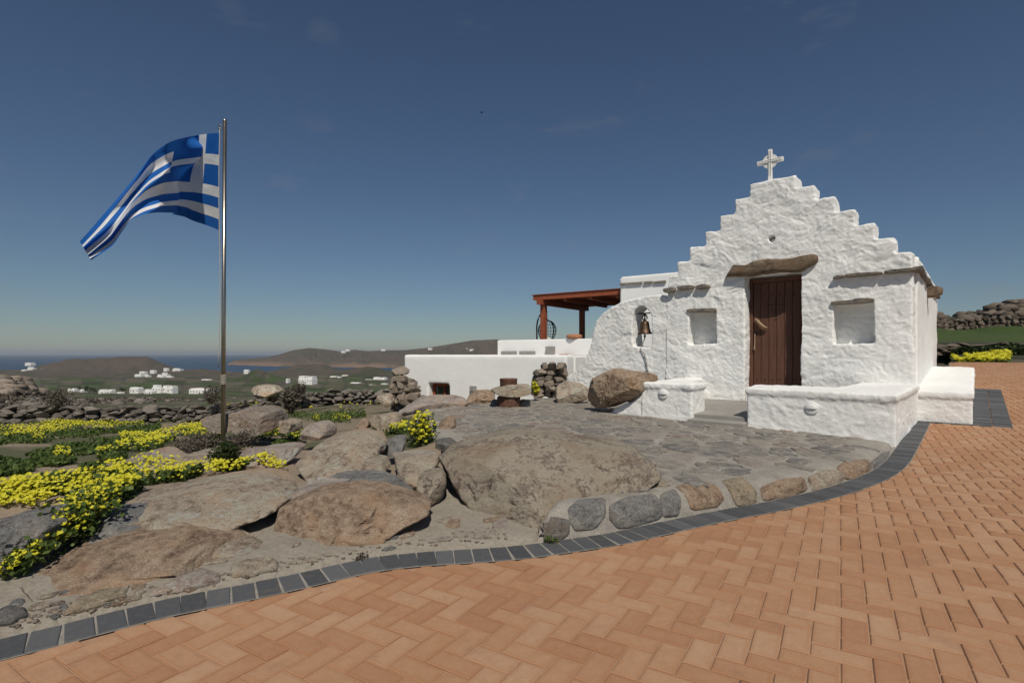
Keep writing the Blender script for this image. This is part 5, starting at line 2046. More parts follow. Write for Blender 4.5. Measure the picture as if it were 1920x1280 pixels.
    ms = k.n('ShaderNodeMixShader')
    ms.inputs[0].default_value = .22
    k.l(k.b.outputs[0], ms.inputs[1])
    k.l(tr.outputs[0], ms.inputs[2])
    k.l(ms.outputs[0], k.out.inputs[0])
    k.bump(k.noise(30, 5, .6), .15, .01)
    o = add('flag', V, grid_faces(nv, ns), k.m, None, True)
    uvl = o.data.uv_layers.new(name='UVMap')
    li = np.empty(len(o.data.loops), np.int32)
    o.data.loops.foreach_get('vertex_index', li)
    uvs = np.stack([S.ravel(), Vv.ravel()], 1)[li]
    uvl.data.foreach_set('uv', uvs.ravel().astype(np.float32))
    tag(o, 'blue and white striped flag with a white cross corner, blown out from the pole', 'flag')


flag()


# ------------------------------------------------------------------ plants
def leaf_quads(P, size, seed, up=.4, asp=.55):
    """little folded leaves at points P"""
    r_ = np.random.default_rng(seed)
    n = len(P)
    a = r_.normal(0, 1, (n, 3)); a[:, 2] = np.abs(a[:, 2]) * up
    a /= np.linalg.norm(a, axis=1)[:, None]
    b = np.cross(a, r_.normal(0, 1, (n, 3)))
    b /= np.linalg.norm(b, axis=1)[:, None]
    s = (size * r_.uniform(.6, 1.3, n))[:, None]
    V = np.stack([P, P + a * s * .5 + b * s * asp * .5, P + a * s, P + a * s * .5 - b * s * asp * .5], 1).reshape(-1, 3)
    return V, np.arange(4 * n).reshape(n, 4)


def flower_heads(P, size, seed):
    r_ = np.random.default_rng(seed)
    n = len(P)
    ax = np.array([SUN.x, SUN.y, SUN.z]) * .8 + np.array([0, 0, .5]) + r_.normal(0, .35, (n, 3))
    ax /= np.linalg.norm(ax, axis=1)[:, None]
    u = np.cross(ax, np.array([.3, .9, .1])); u /= np.linalg.norm(u, axis=1)[:, None]
    v = np.cross(ax, u)
    s = (size * r_.uniform(.75, 1.2, n))[:, None]
    ph = r_.uniform(0, 6.28, n)
    V, Fc = [], []
    rings = []
    c_ = P - ax * s * .25
    rings.append(c_)
    for k_ in range(10):
        t = (ph + k_ * 2 * math.pi / 10)[:, None]
        r = s * (.55 if k_ % 2 == 0 else .36)
        lift = s * (.14 if k_ % 2 == 0 else .02)
        rings.append(P + (u * np.cos(t) + v * np.sin(t)) * r + ax * lift)
    V = np.stack(rings, 1).reshape(-1, 3)
    base_ = (np.arange(n) * 11)[:, None]
    tri = np.array([(0, 1 + k_, 1 + (k_ + 1) % 10) for k_ in range(10)])
    Fc = (base_[:, :, None] + tri[None]).reshape(-1, 3)
    return V, Fc


def stems(P, Q, r):
    """thin three-sided stalks from P to Q"""
    n = len(P)
    V = []
    for k_ in range(3):
        o = np.array([math.cos(2.094 * k_), math.sin(2.094 * k_), 0]) * r
        V += [P + o, Q + o]
    V = np.stack(V, 1).reshape(-1, 3)
    b_ = (np.arange(n) * 6)[:, None]
    q = np.array([(0, 2, 3, 1), (2, 4, 5, 3), (4, 0, 1, 5)])
    return V, (b_[:, :, None] + q[None]).reshape(-1, 4)


def sample_poly(P, n, seed, clump=0.0, cs=1.2):
    r_ = np.random.default_rng(seed)
    lo, hi = P.min(0), P.max(0)
    out = np.zeros((0, 2))
    it = 0
    while len(out) < n and it < 60:
        q = r_.uniform(lo, hi, (n * 2, 2))
        q = q[in_poly(q[:, 0], q[:, 1], P)]
        if clump and len(q):
            f = fbm2(q[:, 0] * cs, q[:, 1] * cs, 3, seed + 9)
            q = q[f > clump * r_.uniform(-.5, 1.0, len(q))]
        out = np.concatenate([out, q])
        it += 1
    return out[:n]


FL = {'V': [], 'F': [], 'n': 0}
LF = {'V': [], 'F': [], 'n': 0}


def push(B, V, Fc):
    B['V'].append(V)
    B['F'].append(Fc + B['n'])
    B['n'] += len(V)


def carpet(poly_px, nfl, seed, h=(.06, .17), fs=.028, leaves=4, clump=.25, lsz=.035):
    nfl = int(nfl * (1.5 if fs < .033 else 1.9))
    fs = fs * .9
    leaves *= .6
    P = ray_ground([p[0] for p in poly_px], [p[1] for p in poly_px])
    P = P[~np.isnan(P[:, 0])]
    if len(P) < 3: return
    q = sample_poly(P, nfl, seed, clump, 2.0)
    z = H(q[:, 0], q[:, 1])
    r_ = np.random.default_rng(seed)
    dens = .75 + .5 * fbm2(q[:, 0] * 2.5, q[:, 1] * 2.5, 3, 77)
    hh = r_.uniform(h[0], h[1], len(q)) * dens
    top = np.stack([q[:, 0] + r_.normal(0, .015, len(q)), q[:, 1] + r_.normal(0, .015, len(q)), z + hh], 1)
    V, Fc = flower_heads(top, fs, seed)
    push(FL, V, Fc)
    ql = sample_poly(P, int(nfl * leaves), seed + 1, clump * .8, 2.0)
    zl_ = H(ql[:, 0], ql[:, 1])
    dl = .75 + .5 * fbm2(ql[:, 0] * 2.5, ql[:, 1] * 2.5, 3, 77)
    pl = np.stack([ql[:, 0], ql[:, 1], zl_ + r_.uniform(.0, 1.0, len(ql)) * h[1] * .62 * dl], 1)
    V, Fc = leaf_quads(pl, lsz, seed + 2, .5, .9)
    push(LF, V, Fc)


def finish(B, name, mat, label, cat):
    V, Fc = np.concatenate(B['V']), np.concatenate(B['F'])
    o = add(name, V, Fc, mat, None, False, origin=False)
    tag(o, label, cat, kind='stuff')


# carpets of flowers: near patch first, then the bands across the field
carpet(c2([(-80, 350), (200, 300), (420, 255), (600, 205), (760, 215), (760, 330), (640, 420), (520, 500), (380, 440), (200, 415), (0, 440), (-80, 450)]), 1000, 1, leaves=6, clump=.1)
carpet(c2([(600, 260), (720, 190), (900, 150), (990, 165), (1160, 190), (1100, 235), (900, 285), (740, 340), (620, 400)]), 520, 2, leaves=6, clump=.1)
carpet(c2([(240, 560), (300, 505), (400, 445), (520, 440), (560, 520), (500, 555), (380, 590), (270, 640), (240, 620)]), 300, 3, h=(.08, .2), leaves=6, clump=.0)
carpet(c2([(1130, 225), (1300, 195), (1480, 165), (1595, 150), (1590, 200), (1400, 190), (1200, 240)]), 260, 4, h=(.06, .18), leaves=5, clump=.05)
carpet(c1([(-80, 830), (200, 800), (440, 765), (600, 770), (620, 820), (400, 860), (200, 890), (-80, 905)]), 620, 5, fs=.04, leaves=5, clump=.3)
carpet(c1([(600, 770), (800, 765), (1080, 755), (1080, 800), (850, 820), (640, 830)]), 300, 6, fs=.04, leaves=5, clump=.3)
carpet(c1([(1120, 770), (1260, 720), (1450, 705), (1640, 655), (1950, 615), (1950, 650), (1700, 690), (1400, 755), (1200, 790)]), 420, 7, fs=.04, leaves=5, clump=.3)
carpet(c1([(1220, 855), (1340, 820), (1500, 790), (1660, 790), (1670, 880), (1560, 900), (1400, 880), (1260, 870)]), 520, 8, fs=.034, leaves=5, clump=.15)
carpet(c1([(900, 880), (1060, 870), (1090, 900), (1000, 925), (905, 915)]), 150, 9, fs=.034, leaves=5, clump=.0)
carpet(c1([(1090, 900), (1200, 870), (1320, 900), (1220, 965), (1090, 975)]), 200, 10, fs=.034, leaves=5, clump=.0)
carpet(c1([(860, 965), (965, 960), (975, 1000), (870, 1000)]), 70, 11, leaves=5, clump=.0)
carpet(c1([(1010, 965), (1110, 965), (1100, 990), (1010, 990)]), 60, 12, leaves=5, clump=.0)
carpet(c1([(420, 1030), (520, 1030), (530, 1070), (430, 1065)]), 40, 13, leaves=8, clump=.0)
carpet(c1([(740, 1025), (830, 1020), (830, 1050), (740, 1050)]), 35, 14, leaves=8, clump=.0)
carpet(c1([(250, 895), (330, 890), (340, 925), (250, 930)]), 30, 15, leaves=8, clump=.0)
carpet(c3([(60, 620), (200, 600), (500, 590), (600, 640), (540, 690), (420, 670), (300, 625), (60, 650)]), 420, 16, fs=.06, leaves=4, clump=.2)
carpet(c3([(560, 600), (760, 570), (960, 560), (1160, 540), (1290, 575), (1290, 620), (1000, 640), (760, 660), (560, 660)]), 900, 17, fs=.07, leaves=3, clump=.2)
carpet(c3([(0, 770), (60, 760), (60, 860), (0, 870)]), 110, 18, leaves=5, clump=.0)
carpet(c3([(180, 830), (330, 790), (500, 780), (520, 830), (420, 870), (240, 870)]), 260, 19, fs=.034, leaves=5, clump=.1)
carpet(c3([(560, 850), (640, 840), (640, 880), (560, 880)]), 30, 20, leaves=8, clump=.0)
carpet(c3([(720, 710), (770, 710), (770, 735), (720, 735)]), 30, 21, leaves=8, clump=.0)
carpet(c3([(860, 700), (980, 700), (990, 750), (860, 745)]), 50, 22, leaves=10, clump=.0)
carpet(c3([(1160, 790), (1260, 770), (1380, 765), (1390, 830), (1220, 840)]), 260, 23, fs=.032, h=(.08, .18), leaves=6, clump=.0)
carpet(c3([(1360, 610), (1450, 610), (1450, 650), (1360, 650)]), 70, 24, fs=.045, leaves=5, clump=.0)
carpet([(1790, 683), (1850, 672), (1895, 673), (1890, 682), (1850, 684)], 900, 25, fs=.12, h=(.16, .34), leaves=2, clump=.0, lsz=.1)
carpet([(1760, 681), (1800, 678), (1800, 685), (1760, 685)], 200, 26, fs=.1, h=(.1, .2), leaves=3, clump=.0, lsz=.1)
# flowers trailing down between the grey rock and the brown ledge
r_t = np.random.default_rng(5)
tp = np.array([(190, 925, 3.05), (165, 945, 2.98), (140, 968, 2.9), (125, 985, 2.84), (100, 1005, 2.76), (62, 1032, 2.64), (30, 1056, 2.56)])
tt = r_t.uniform(0, 6, 260) ** 1.0
pt = np.array([pix(*[np.interp(q, range(7), tp[:, k_]) for k_ in range(3)]) for q in tt])
sp_ = np.interp(tt, [0, 3, 6], [.12, .09, .035])[:, None]
pt = pt + r_t.normal(0, .6, pt.shape) * sp_ * np.array([1, .8, .5]) + np.array([0, -.05, .01])
V, Fc = flower_heads(pt, .027, 91)
push(FL, V, Fc)
pl_ = np.repeat(pt, 5, 0) + r_t.normal(0, .022, (len(pt) * 5, 3)) - np.array([0, -.02, .025])
V, Fc = leaf_quads(pl_, .032, 92, .5, .9)
push(LF, V, Fc)
finish(FL, 'wood_sorrel_flowers', M['petal'], 'carpets of bright yellow wood sorrel flowers across the field', 'flowers')

# low green growth over the sandy soil
for i, (poly, n) in enumerate([
    (c1([(-80, 905), (300, 870), (600, 850), (900, 830), (1200, 800), (1200, 850), (900, 860), (500, 900), (-80, 960)]), 3500),
    (c1([(-80, 900), (-80, 760), (600, 720), (1200, 700), (1900, 610), (1900, 660), (1200, 790), (600, 780)]), 5000),
    (c1([(200, 1030), (420, 960), (640, 930), (900, 900), (900, 980), (700, 1010), (420, 1050)]), 3000),
    (c1([(-80, 1060), (100, 1080), (240, 1110), (200, 1170), (-80, 1190)]), 2200),
    (c1([(620, 1110), (760, 1060), (930, 1040), (900, 1090), (740, 1160), (640, 1170)]), 2200),
    (c1([(230, 1060), (420, 1050), (560, 1080), (420, 1110), (250, 1100)]), 1500),
    (c1([(330, 1240), (420, 1170), (480, 1190), (430, 1270), (350, 1280)]), 500),
    (c3([(480, 690), (700, 680), (1080, 640), (1100, 700), (900, 740), (640, 730)]), 2500),
    (c3([(420, 880), (600, 830), (640, 860), (560, 900), (440, 910)]), 1500),
    (c3([(1100, 770), (1200, 720), (1380, 720), (1380, 770), (1200, 800)]), 900),
    (c3([(560, 640), (760, 620), (1290, 600), (1290, 560), (560, 600)]), 3000),
]):
    P = ray_ground([p[0] for p in poly], [p[1] for p in poly])
    P = P[~np.isnan(P[:, 0])]
    q = sample_poly(P, n, 300 + i, .45, 1.6)
    if not len(q): continue
    zz = H(q[:, 0], q[:, 1])
    far = np.clip(q[:, 1] / 8, .8, 2)
    V, Fc = leaf_quads(np.stack([q[:, 0], q[:, 1], zz + rng.uniform(0, .06, len(q)) * far], 1), .045, 310 + i, .45, .8)
    push(LF, V, Fc)
finish(LF, 'clover_leaves', M['clover'], 'low green clover leaves under the yellow flowers and over the sandy soil', 'leaves')


def shrub(name, label, c_, rx, rz, n, mat, lsz, seed, flowers=0, fs=.04, cat='shrub', nst=14, ry=None):
    r_ = np.random.default_rng(seed)
    ry = ry or rx
    e = empty(name, c_, label, cat)
    c_ = np.asarray(c_, float)
    blobs = [(r_.uniform(-.55, .55) * rx, r_.uniform(-.55, .55) * ry, r_.uniform(.25, .75) * rz, r_.uniform(.35, .55)) for _ in range(9)]
    P = []
    while len(P) < n:
        b = blobs[r_.integers(len(blobs))]
        d_ = r_.normal(0, 1, 3)
        d_ /= np.linalg.norm(d_)
        rad = r_.uniform(.5, 1.0) ** .5
        p = np.array([b[0] + d_[0] * rad * b[3] * rx, b[1] + d_[1] * rad * b[3] * ry, b[2] + d_[2] * rad * b[3] * rz])
        if p[2] > .0: P.append(p)
    P = np.array(P) + c_
    V, Fc = leaf_quads(P, lsz, seed, .6, .55)
    add('foliage', V, Fc, mat, e)
    Q = P[r_.choice(len(P), nst, replace=False)]
    pcs = [tube([c_ + r_.normal(0, .02, 3) * (1, 1, 0), (c_ + q) / 2 + r_.normal(0, .02, 3), q], [.008, .006, .003], 5) for q in Q]
    V, Fc = merge(pcs)
    add('stems', V, Fc, M['twig'], e)
    if flowers:
        d_ = (P - c_) / np.array([rx, ry, rz])
        key = d_[:, 2] * .7 - d_[:, 1] * .6 + r_.normal(0, .22, len(P))
        top = P[np.argsort(-key)[:flowers * 2]]
        top = top[r_.choice(len(top), flowers, replace=False)] + np.array([0, -.02, .025])
        V, Fc = flower_heads(top, fs, seed + 5)
        o = add('flowers', V, Fc, M['petal'], e)
        o['kind'] = 'stuff'


def gpt(px, py, Y=None):
    if Y is None:
        p = ray_ground(px, py)[0]
    else:
        p = np.array([(px - CX) / F * Y, Y])
    return np.array([p[0], p[1], float(H(p[:1], p[1:])[0])])


c_ = pix(786, 838, 5.75)
shrub('flowering_bush', 'round bush of bright yellow flowers beside the wedge shaped boulder', (c_[0], c_[1], c_[2] - .03), .19, .34, 1500, M['clover'], .035, 401, 150, .042, 'bush')
c_ = pix(1004, 742, 10.6)
shrub('flowering_bush', 'small yellow flowering tuft behind the right of the stone table', (c_[0], c_[1], c_[2]), .1, .24, 400, M['clover'], .04, 402, 55, .05, 'bush')
c_ = pix(422, 893, 4.75)
shrub('dark_shrub', 'dense dark green shrub at the foot of the flagpole', (c_[0], c_[1], c_[2]), .13, .26, 2600, M['darkleaf'], .03, 403)
c_ = pix(392, 890, 4.8)
shrub('dark_shrub', 'thin little dark shrub just left of the shrub at the flagpole', (c_[0], c_[1], c_[2]), .06, .16, 350, M['darkleaf'], .028, 404)
for i, (px, py, Y, rx, rz, lb) in enumerate([
    (350, 852, 5.6, .28, .2, 'grey brown dry scrub left of the flagpole behind the tan rock'),
    (385, 848, 5.9, .2, .18, 'grey brown dry scrub leaning against the flagpole foot'),
    (445, 842, 6.2, .2, .2, 'dry dark scrub right of the flagpole below the overhanging slab'),
    (105, 768, 15.0, .45, .5, 'bare grey thorn bush growing out of the long dry stone wall, far end'),
    (395, 757, 17.0, .5, .55, 'bare grey thorn bush on the dry stone wall behind the flagpole'),
    (505, 752, 17.5, .5, .5, 'bare grey thorn bush on the dry stone wall right of the flagpole'),
    (560, 740, 18.0, .35, .4, 'small bare thorn bush on the wall beside the rounded boulder'),
    (545, 775, 9.0, .14, .35, 'wispy dead thistle stalks standing in the flower field'),
]):
    c_ = pix(px, py, Y)
    shrub('thorn_scrub', lb, c_, rx, rz, 900, M['dryleaf'], .03 if Y < 9 else .06, 420 + i, nst=30)
for i, (px, py, Y, lb) in enumerate([(292, 1076, 2.66, 'tiny green weed growing on the brown rock ledge'), (1035, 1018, 3.18, 'tiny green weed at the kerb below the dark wall stone'), (679, 1052, 2.93, 'tiny withered weed at the kerb below the oblong boulder')]):
    c_ = pix(px, py, Y)
    shrub('weed', lb, c_, .045, .035, 90, M['clover'] if i != 2 else M['dryleaf'], .018, 440 + i, cat='weed', nst=6)

# scrub and boulders beyond the wall (nobody could count them)
B = {'V': [], 'F': [], 'n': 0}
for i, (poly, n, sz) in enumerate([
    ([(-60, 770), (300, 752), (760, 735), (760, 728), (560, 738), (300, 745), (-60, 750)], 7000, .22),
    ([(-60, 745), (140, 742), (130, 712), (60, 703), (-60, 702)], 3500, .35),
]):
    r_ = np.random.default_rng(500 + i)
    P = sample_poly(np.array(poly, float), n, 500 + i)
    g = ray_ground(P[:, 0], P[:, 1])
    g = g[~np.isnan(g[:, 0]) & (g[:, 1] < 140) & (g[:, 1] > 17)]
    z = H(g[:, 0], g[:, 1])
    V, Fc = leaf_quads(np.stack([g[:, 0], g[:, 1], z + r_.uniform(0, .25, len(g))], 1), sz, 520 + i, .6, .7)
    push(B, V, Fc)
finish(B, 'scrub', M['dryleaf'], 'low grey brown scrub covering the slope beyond the dry stone wall', 'scrub')


def scatter_rocks(name, poly, n, smin, smax, mat, label, seed, ymin, ymax):
    r_ = np.random.default_rng(seed)
    P = sample_poly(np.array(poly, float), n, seed)
    g = ray_ground(P[:, 0], P[:, 1])
    g = g[~np.isnan(g[:, 0]) & (g[:, 1] > ymin) & (g[:, 1] < ymax)]
    V, Fc, no = [], [], 0
    for x, y in g:
        bm = bmesh.new()
        me = STONES[r_.integers(8)]
        v = np.array([q.co for q in me.vertices])
        s = r_.uniform(smin, smax) * r_.uniform(.6, 1.4)
        v = v * np.array([s * r_.uniform(1, 1.8), s, s * r_.uniform(.4, .8)])
        t = r_.uniform(0, 6.28)
        v = v @ np.array([[math.cos(t), -math.sin(t), 0], [math.sin(t), math.cos(t), 0], [0, 0, 1]])
        v = v + np.array([x, y, float(H(np.array([x]), np.array([y]))[0]) + s * .12])
        for p in me.polygons: Fc.append([j + no for j in p.vertices])
        V.append(v)
        no += len(v)
        bm.free()
    o = add(name, np.concatenate(V), np.array(Fc), mat, None, origin=False)
    tag(o, label, 'rocks', kind='stuff')


scatter_rocks('hillside_rocks', [(1745, 650), (1745, 575), (1800, 592), (1860, 575), (1930, 556), (1930, 625), (1850, 625), (1780, 640)], 230, .4, 1.5, M['hill_stone'], 'tawny rocks strewn over the dark hillside behind the chapel', 601, 62, 180)
scatter_rocks('field_rocks', [(-60, 775), (300, 755), (760, 738), (760, 726), (560, 738), (300, 746), (-60, 752)], 260, .3, .8, M['wall_stone'], 'loose grey stones strewn over the slope beyond the field wall', 602, 18, 120)
scatter_rocks('mound_rocks', [(-60, 742), (140, 740), (130, 712), (60, 703), (-60, 702)], 120, .5, 1.6, M['wall_stone2'], 'brown rocks heaped on the mound beyond the field wall', 603, 25, 90)
scatter_rocks('bank_gravel', [(5, 1192), (200, 1143), (450, 1092), (680, 1042), (900, 1022), (960, 1015), (930, 990), (800, 1010), (500, 1060), (300, 1100), (5, 1150)], 420, .006, .02, M['wall_stone2'], 'loose grit and pebbles on the mortar bank beside the kerb', 604, 1.8, 5)
# dark terrace walls on the hillside
for i, (ln, hh, lb) in enumerate([
    ([at_px(1730, 0, 26), at_px(1790, 0, 26), at_px(1850, 0, 26), at_px(1960, 0, 25.5)], .42, 'dark stone terrace wall just behind the far yellow flowers on the hillside'),
    ([at_px(1700, 0, 58), at_px(1750, 0, 58), at_px(1800, 0, 58), at_px(1850, 0, 57), at_px(1960, 0, 55)], 1.3, 'dark upper stone terrace wall crossing the rocky hillside'),
]):
    dry_wall(lb, ln, lambda f, hh=hh: hh, .55, 3, M['hill_stone'], .6, seed=30 + i)

for i, (px, Y, rx, rz, lb) in enumerate([
    (1830, 24.6, .8, .34, 'dark evergreen bush before the lower hillside wall, nearest the chapel'),
    (1862, 25, 1.0, .4, 'dark evergreen bush against the middle of the lower hillside wall'),
    (1905, 23.6, .8, .4, 'dark evergreen bush right beside the far yellow flowers'),
    (1925, 24.5, .9, .5, 'dark evergreen bush at the outer edge of the brick drive'),
]):
    p = np.array([(px - CX) / F * Y, Y])
    shrub('evergreen_bush', lb, (p[0], p[1], float(H(p[:1], p[1:])[0]) - .1), rx, rz, 3500, M['darkleaf'], .16, 460 + i, nst=20)


# ------------------------------------------------------------------ far houses
def far_house(px, py, Y, wpx, hpx, label, group, style=0, seed=0):
    """white cubic house standing on the ground at column px; sizes follow its distance"""
    r_ = np.random.default_rng(seed)
    X = (px - CX) / F * Y
    zg = EYE - (py - HY) / F * Y
    wd, hg = wpx / F * Y, hpx / F * Y
    e = empty('white_house', (X, Y, zg), label, 'house', group)
    blocks = [(-.5, .5, 0, .62)]
    if style == 0: blocks += [(-.42, .05, .62, 1.0)]
    elif style == 1: blocks += [(-.48, -.1, .62, 1.0), (.18, .49, .62, .95)]
    elif style == 2: blocks = [(-.5, .5, 0, .8), (-.46, .46, .8, 1.0)]
    pcs = []
    dp = max(5.0, wd * .5)
    ax = np.array([math.cos(.3), -math.sin(.3), 0])
    ay = np.array([math.sin(.3), math.cos(.3), 0])
    for k_, (a, b, z0, z1) in enumerate(blocks):
        c_ = np.array([X, Y, zg]) + ax * wd * (a + b) / 2 + ay * dp / 2 + np.array([0, 0, (z0 + z1) / 2 * hg - (1.5 if k_ == 0 else 0)])
        V, Fc = box_vf(c_, ax, ay, (0, 0, 1), wd * (b - a) / 2, dp * (.5 if k_ == 0 else .42), hg * (z1 - z0) / 2 + (1.5 if k_ == 0 else 0), .15)
        pcs.append((V, Fc))
    V, Fc = merge(pcs)
    add('walls', V, Fc, M['far_white'], e)
    n = max(2, int(wd / 4))
    for k_ in range(n):
        a = -.5 + (k_ + .5 + r_.uniform(-.2, .2)) / n
        door_ = k_ == n // 2
        hh = min(1.1, hg * .22) if door_ else min(.6, hg * .12)
        zc_ = zg + (hh if door_ else hg * .34)
        c_ = np.array([X, Y, zc_]) + ax * wd * a - ay * .03
        V, Fc = box_vf(c_, ax, (0, 0, 1), -ay, .5, hh, .04)
        add('door' if door_ else 'window', V, Fc, M['shade'], e)


vill = [
    # px, base py, distance, width px, height px, style, cluster
    (133, 734, 620, 17, 6, 2, 0), (152, 735, 615, 8, 5, 2, 0), (192, 737, 600, 22, 7, 0, 0), (206, 736, 600, 8, 7, 2, 0), (222, 738, 590, 10, 3, 2, 0), (251, 735, 600, 22, 9, 2, 0),
    (277, 738, 590, 20, 8, 0, 1), (293, 734, 600, 22, 12, 0, 1), (314, 734, 600, 24, 11, 1, 1), (372, 736, 590, 46, 9, 2, 2),
    (258, 709, 1050, 16, 5, 2, 3), (272, 708, 1060, 14, 5, 0, 3), (300, 710, 1020, 16, 8, 0, 3), (308, 705, 1050, 14, 8, 0, 3), (316, 711, 1010, 12, 6, 2, 3), (384, 716, 900, 18, 5, 2, 4),
    (266, 700, 1250, 13, 4, 2, 5), (285, 698, 1260, 11, 4, 2, 5), (310, 694, 1330, 9, 4, 2, 5), (330, 693, 1330, 18, 5, 0, 5),
    (44, 698, 1640, 12, 5, 2, 6), (56, 696, 1640, 14, 6, 0, 6), (74, 695, 1640, 10, 4, 2, 6), (52, 684, 1800, 16, 4, 2, 6),
    (572, 718, 760, 31, 13, 1, 7), (538, 714, 800, 5, 4, 2, 8), (461, 698, 1100, 10, 5, 2, 8),
    (624, 710, 1000, 13, 5, 2, 9), (637, 712, 980, 14, 6, 0, 9), (646, 709, 1010, 12, 6, 2, 9), (657, 711, 990, 14, 5, 0, 9), (665, 723, 800, 20, 6, 2, 10), (698, 727, 760, 18, 6, 2, 10), (722, 726, 760, 22, 7, 0, 10), (710, 715, 900, 24, 8, 1, 11), (690, 716, 900, 14, 5, 2, 11),
]
CL = {0: ('small white cottage in the row along the near edge of the valley meadow', 'cottages along the valley meadow'), 1: ('white house in the domed farm cluster behind the dry stone wall', 'domed farm cluster'), 2: ('long low white shed beside the flagpole in the valley', None),
      3: ('white house in the terraced cluster at the foot of the dark hill', 'terraced cluster under the dark hill'), 4: ('single small white house between the dark hill and the flagpole', None), 5: ('white house on the right shoulder of the dark hill', 'houses on the shoulder of the dark hill'),
      6: ('tiny white house above the far beach', 'houses above the far beach'), 7: ('white twin towered villa standing alone on the green meadow', None), 8: ('tiny lone white hut on the scrubland by the strait', 'lone huts by the strait'), 9: ('white house in the scattered village above the strait', 'village above the strait'),
      10: ('low white house at the bottom of the village near the rubble wall', 'low houses below the village'), 11: ('white house by the tall white chimneys on the shore of the strait', 'houses on the shore of the strait')}
OWN = {0: 'long low white cottage beside the brown mound at the end of the meadow row', 1: 'small square white cottage standing against the dark round trees',
       2: 'white cottage with an upper room just past the dark round trees in the meadow row', 3: 'narrow white cottage touching the one with an upper room in the meadow row',
       4: 'very low white outhouse before a single dark tree in the meadow row', 5: 'tall plain white block between the meadow row and the farm cluster',
       6: 'low white farmhouse with an upper room at the meadow edge of the farm cluster', 7: 'tall white farmhouse with a block on its roof in the middle of the farm cluster', 8: 'white farmhouse with two roof blocks on the flagpole side of the farm cluster',
       10: 'long low white house on the open side of the cluster under the dark hill', 11: 'small two level white house second along the cluster under the dark hill', 12: 'two level white house standing in front of the topmost house under the dark hill',
       13: 'topmost white house of the terraced cluster under the dark hill', 14: 'small plain white house at the foot of the topmost house under the dark hill',
       25: 'tiny lone white hut beside the twin towered villa', 26: 'tiny lone white hut on the scrubland knoll by the flagpole',
       16: 'low white house lowest on the shoulder of the dark hill', 17: 'low white house second up the shoulder of the dark hill', 18: 'smallest white house on the shoulder of the dark hill', 19: 'white house with an upper room highest on the shoulder of the dark hill',
       20: 'tiny plain house at the beach end above the far beach', 21: 'tiny two level white house in the middle of those above the far beach', 22: 'tiny low white house at the dark hill end above the far beach', 23: 'tiny white house alone on the low ridge above the far beach',
       27: 'low white house at the meadow end of the scattered village above the strait', 28: 'two level white house second along the scattered village above the strait', 29: 'plain white house standing highest in the scattered village above the strait', 30: 'two level white house at the strait end of the scattered village',
       31: 'long low white house alone below the scattered village', 32: 'plain low white house beside the little dark trees near the rubble wall', 33: 'two level white house closest to the rubble wall by the house',
       34: 'white house with two roof blocks on the shore of the strait', 35: 'small plain white house beside the two block house on the shore'}
for i, (px, py, Y, wp, hp, st, cl) in enumerate(vill):
    # stand it on the ground of its own column
    X = (px - CX) / F * Y
    zg = float(H(np.array([X]), np.array([Y]))[0])
    lb, gp = CL[cl]
    lb = OWN.get(i, lb)
    far_house(px, HY + (EYE - zg) / Y * F if abs((HY + (EYE - zg) / Y * F) - py) < 2.5 else py, Y, wp, hp, lb, gp, st, 700 + i)
for i, (px, py, Y) in enumerate([(643, 660.5, 2750), (651, 657.5, 2800), (718, 657, 2900), (806, 655, 2800), (873, 655.5, 2700), (884, 657, 2650)]):
    far_house(px, py, Y, 8, 2.6, ['tiny white house below the knoll top on the island hills', 'tiny white house just above its neighbour near the knoll on the island hills', 'tiny white house alone on the island skyline', 'tiny white house on the island ridge above the white house roof', 'upper of two tiny white houses on the island slope by the parapet', 'lower of two tiny white houses on the island slope by the parapet'][i], 'houses on the island hills', 2, 760 + i)


# trees of the valley
def tree(px, py, Y, hpx, label, group, seed):
    X = (px - CX) / F * Y
    z = EYE - (py - HY) / F * Y
    hg = hpx / F * Y
    r_ = np.random.default_rng(seed)
    e = empty('tree', (X, Y, z), label, 'tree', group)
    V, Fc = tube([(X, Y, z - 2), (X + .1, Y, z + hg * .3), (X, Y, z + hg * .6)], [hg * .05, hg * .04, hg * .02], 6)
    add('trunk', V, Fc, M['twig'], e)
    n = 700
    b = r_.normal(0, 1, (7, 3)) * np.array([.42, .3, .16]) * hg + np.array([X, Y, z + hg * .6])
    d_ = r_.normal(0, 1, (n, 3))
    d_ /= np.linalg.norm(d_, axis=1)[:, None]
    P = b[r_.integers(0, 7, n)] + d_ * hg * .3 * (r_.uniform(0, 1, n) ** .4)[:, None]
    V, Fc = leaf_quads(P, hg * .1, seed, .8, .7)
    add('crown', V, Fc, M['darkleaf'], e)


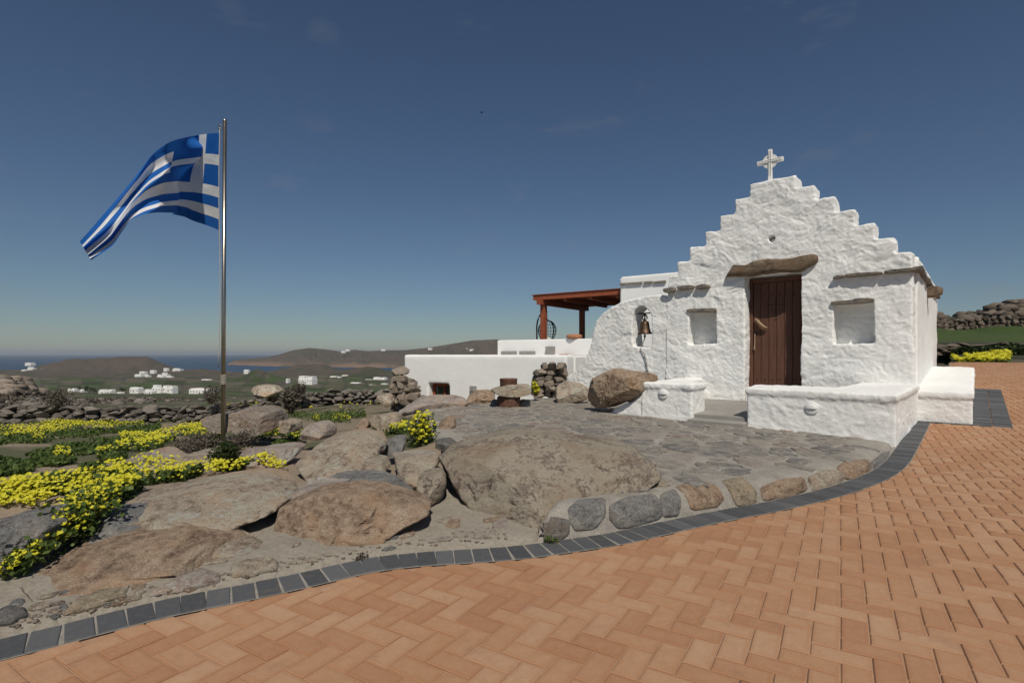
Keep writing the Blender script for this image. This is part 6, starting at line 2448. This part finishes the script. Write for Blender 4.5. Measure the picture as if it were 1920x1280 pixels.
for i, (px, py, Y, hp) in enumerate([(160, 734, 600, 11), (168, 734, 605, 9), (230, 735, 600, 9), (263, 730, 640, 7), (175, 735, 600, 6), (709, 724, 790, 5), (688, 724, 790, 4), (690, 722, 800, 4)]):
    tree(px, py, Y, hp, ['largest dark round tree behind the small square cottage', 'second dark tree leaning against the largest one by the small square cottage', 'dark tree beside the very low white outhouse', 'small dark tree behind the tall plain white block', 'little dark tree at the side of the paired round trees'][i] if i < 5 else ['dark little tree closest to the rubble wall among the low houses', 'dark little tree beside the plain low house', 'smallest dark tree behind its pair among the low houses'][i - 5], ['trees between the cottages', 'trees among the low houses'][i > 4], 800 + i)

# a gull far overhead
c_ = pix(903, 211, 60.0)
V = [c_ + np.array(v) for v in ((-.32, 0, .03), (-.15, -.06, .05), (-.15, .08, .05), (0, -.1, 0), (0, .14, 0), (.15, -.06, .05), (.15, .08, .05), (.34, 0, .02), (0, .02, -.06), (0, -.2, -.01), (0, .28, .0))]
Fc = [(0, 1, 2), (1, 3, 4, 2), (3, 5, 6, 4), (5, 7, 6), (3, 8, 4), (9, 3, 8), (4, 10, 8)]
V2, F2 = tube([c_ + np.array((0, -.22, -.02)), c_ + np.array((0, -.1, -.03)), c_ + np.array((0, .1, -.03)), c_ + np.array((0, .26, 0))], [.01, .05, .05, .01], 6)
V, Fc = merge([(V, Fc), (V2, F2)])
tag(add('bird', V, Fc, M['shade']), 'small dark bird gliding high in the empty sky', 'bird')

print('objects', len(bpy.data.objects))

# ------------------------------------------------------------------ sea air
def haze():
    V = [(x, y, z) for z in (-93.0, 125.0) for x, y in ((-52000, -300), (52000, -300), (52000, 48000), (-52000, 48000))]
    o = add('haze', V, [(3, 2, 1, 0), (4, 5, 6, 7), (0, 1, 5, 4), (1, 2, 6, 5), (2, 3, 7, 6), (3, 0, 4, 7)], None, None, origin=False)
    m = bpy.data.materials.new('sea_haze')
    m.use_nodes = True
    t = m.node_tree
    t.nodes.clear()
    out = t.nodes.new('ShaderNodeOutputMaterial')
    v = t.nodes.new('ShaderNodeVolumePrincipled')
    v.inputs['Color'].default_value = (0.86, 0.92, 1.0, 1)
    v.inputs['Density'].default_value = 0.000055
    v.inputs['Anisotropy'].default_value = 0.2
    t.links.new(v.outputs[0], out.inputs['Volume'])
    o.data.materials.append(m)
    tag(o, 'thin pale sea haze over the strait and the far hills', 'haze', kind='stuff')


haze()
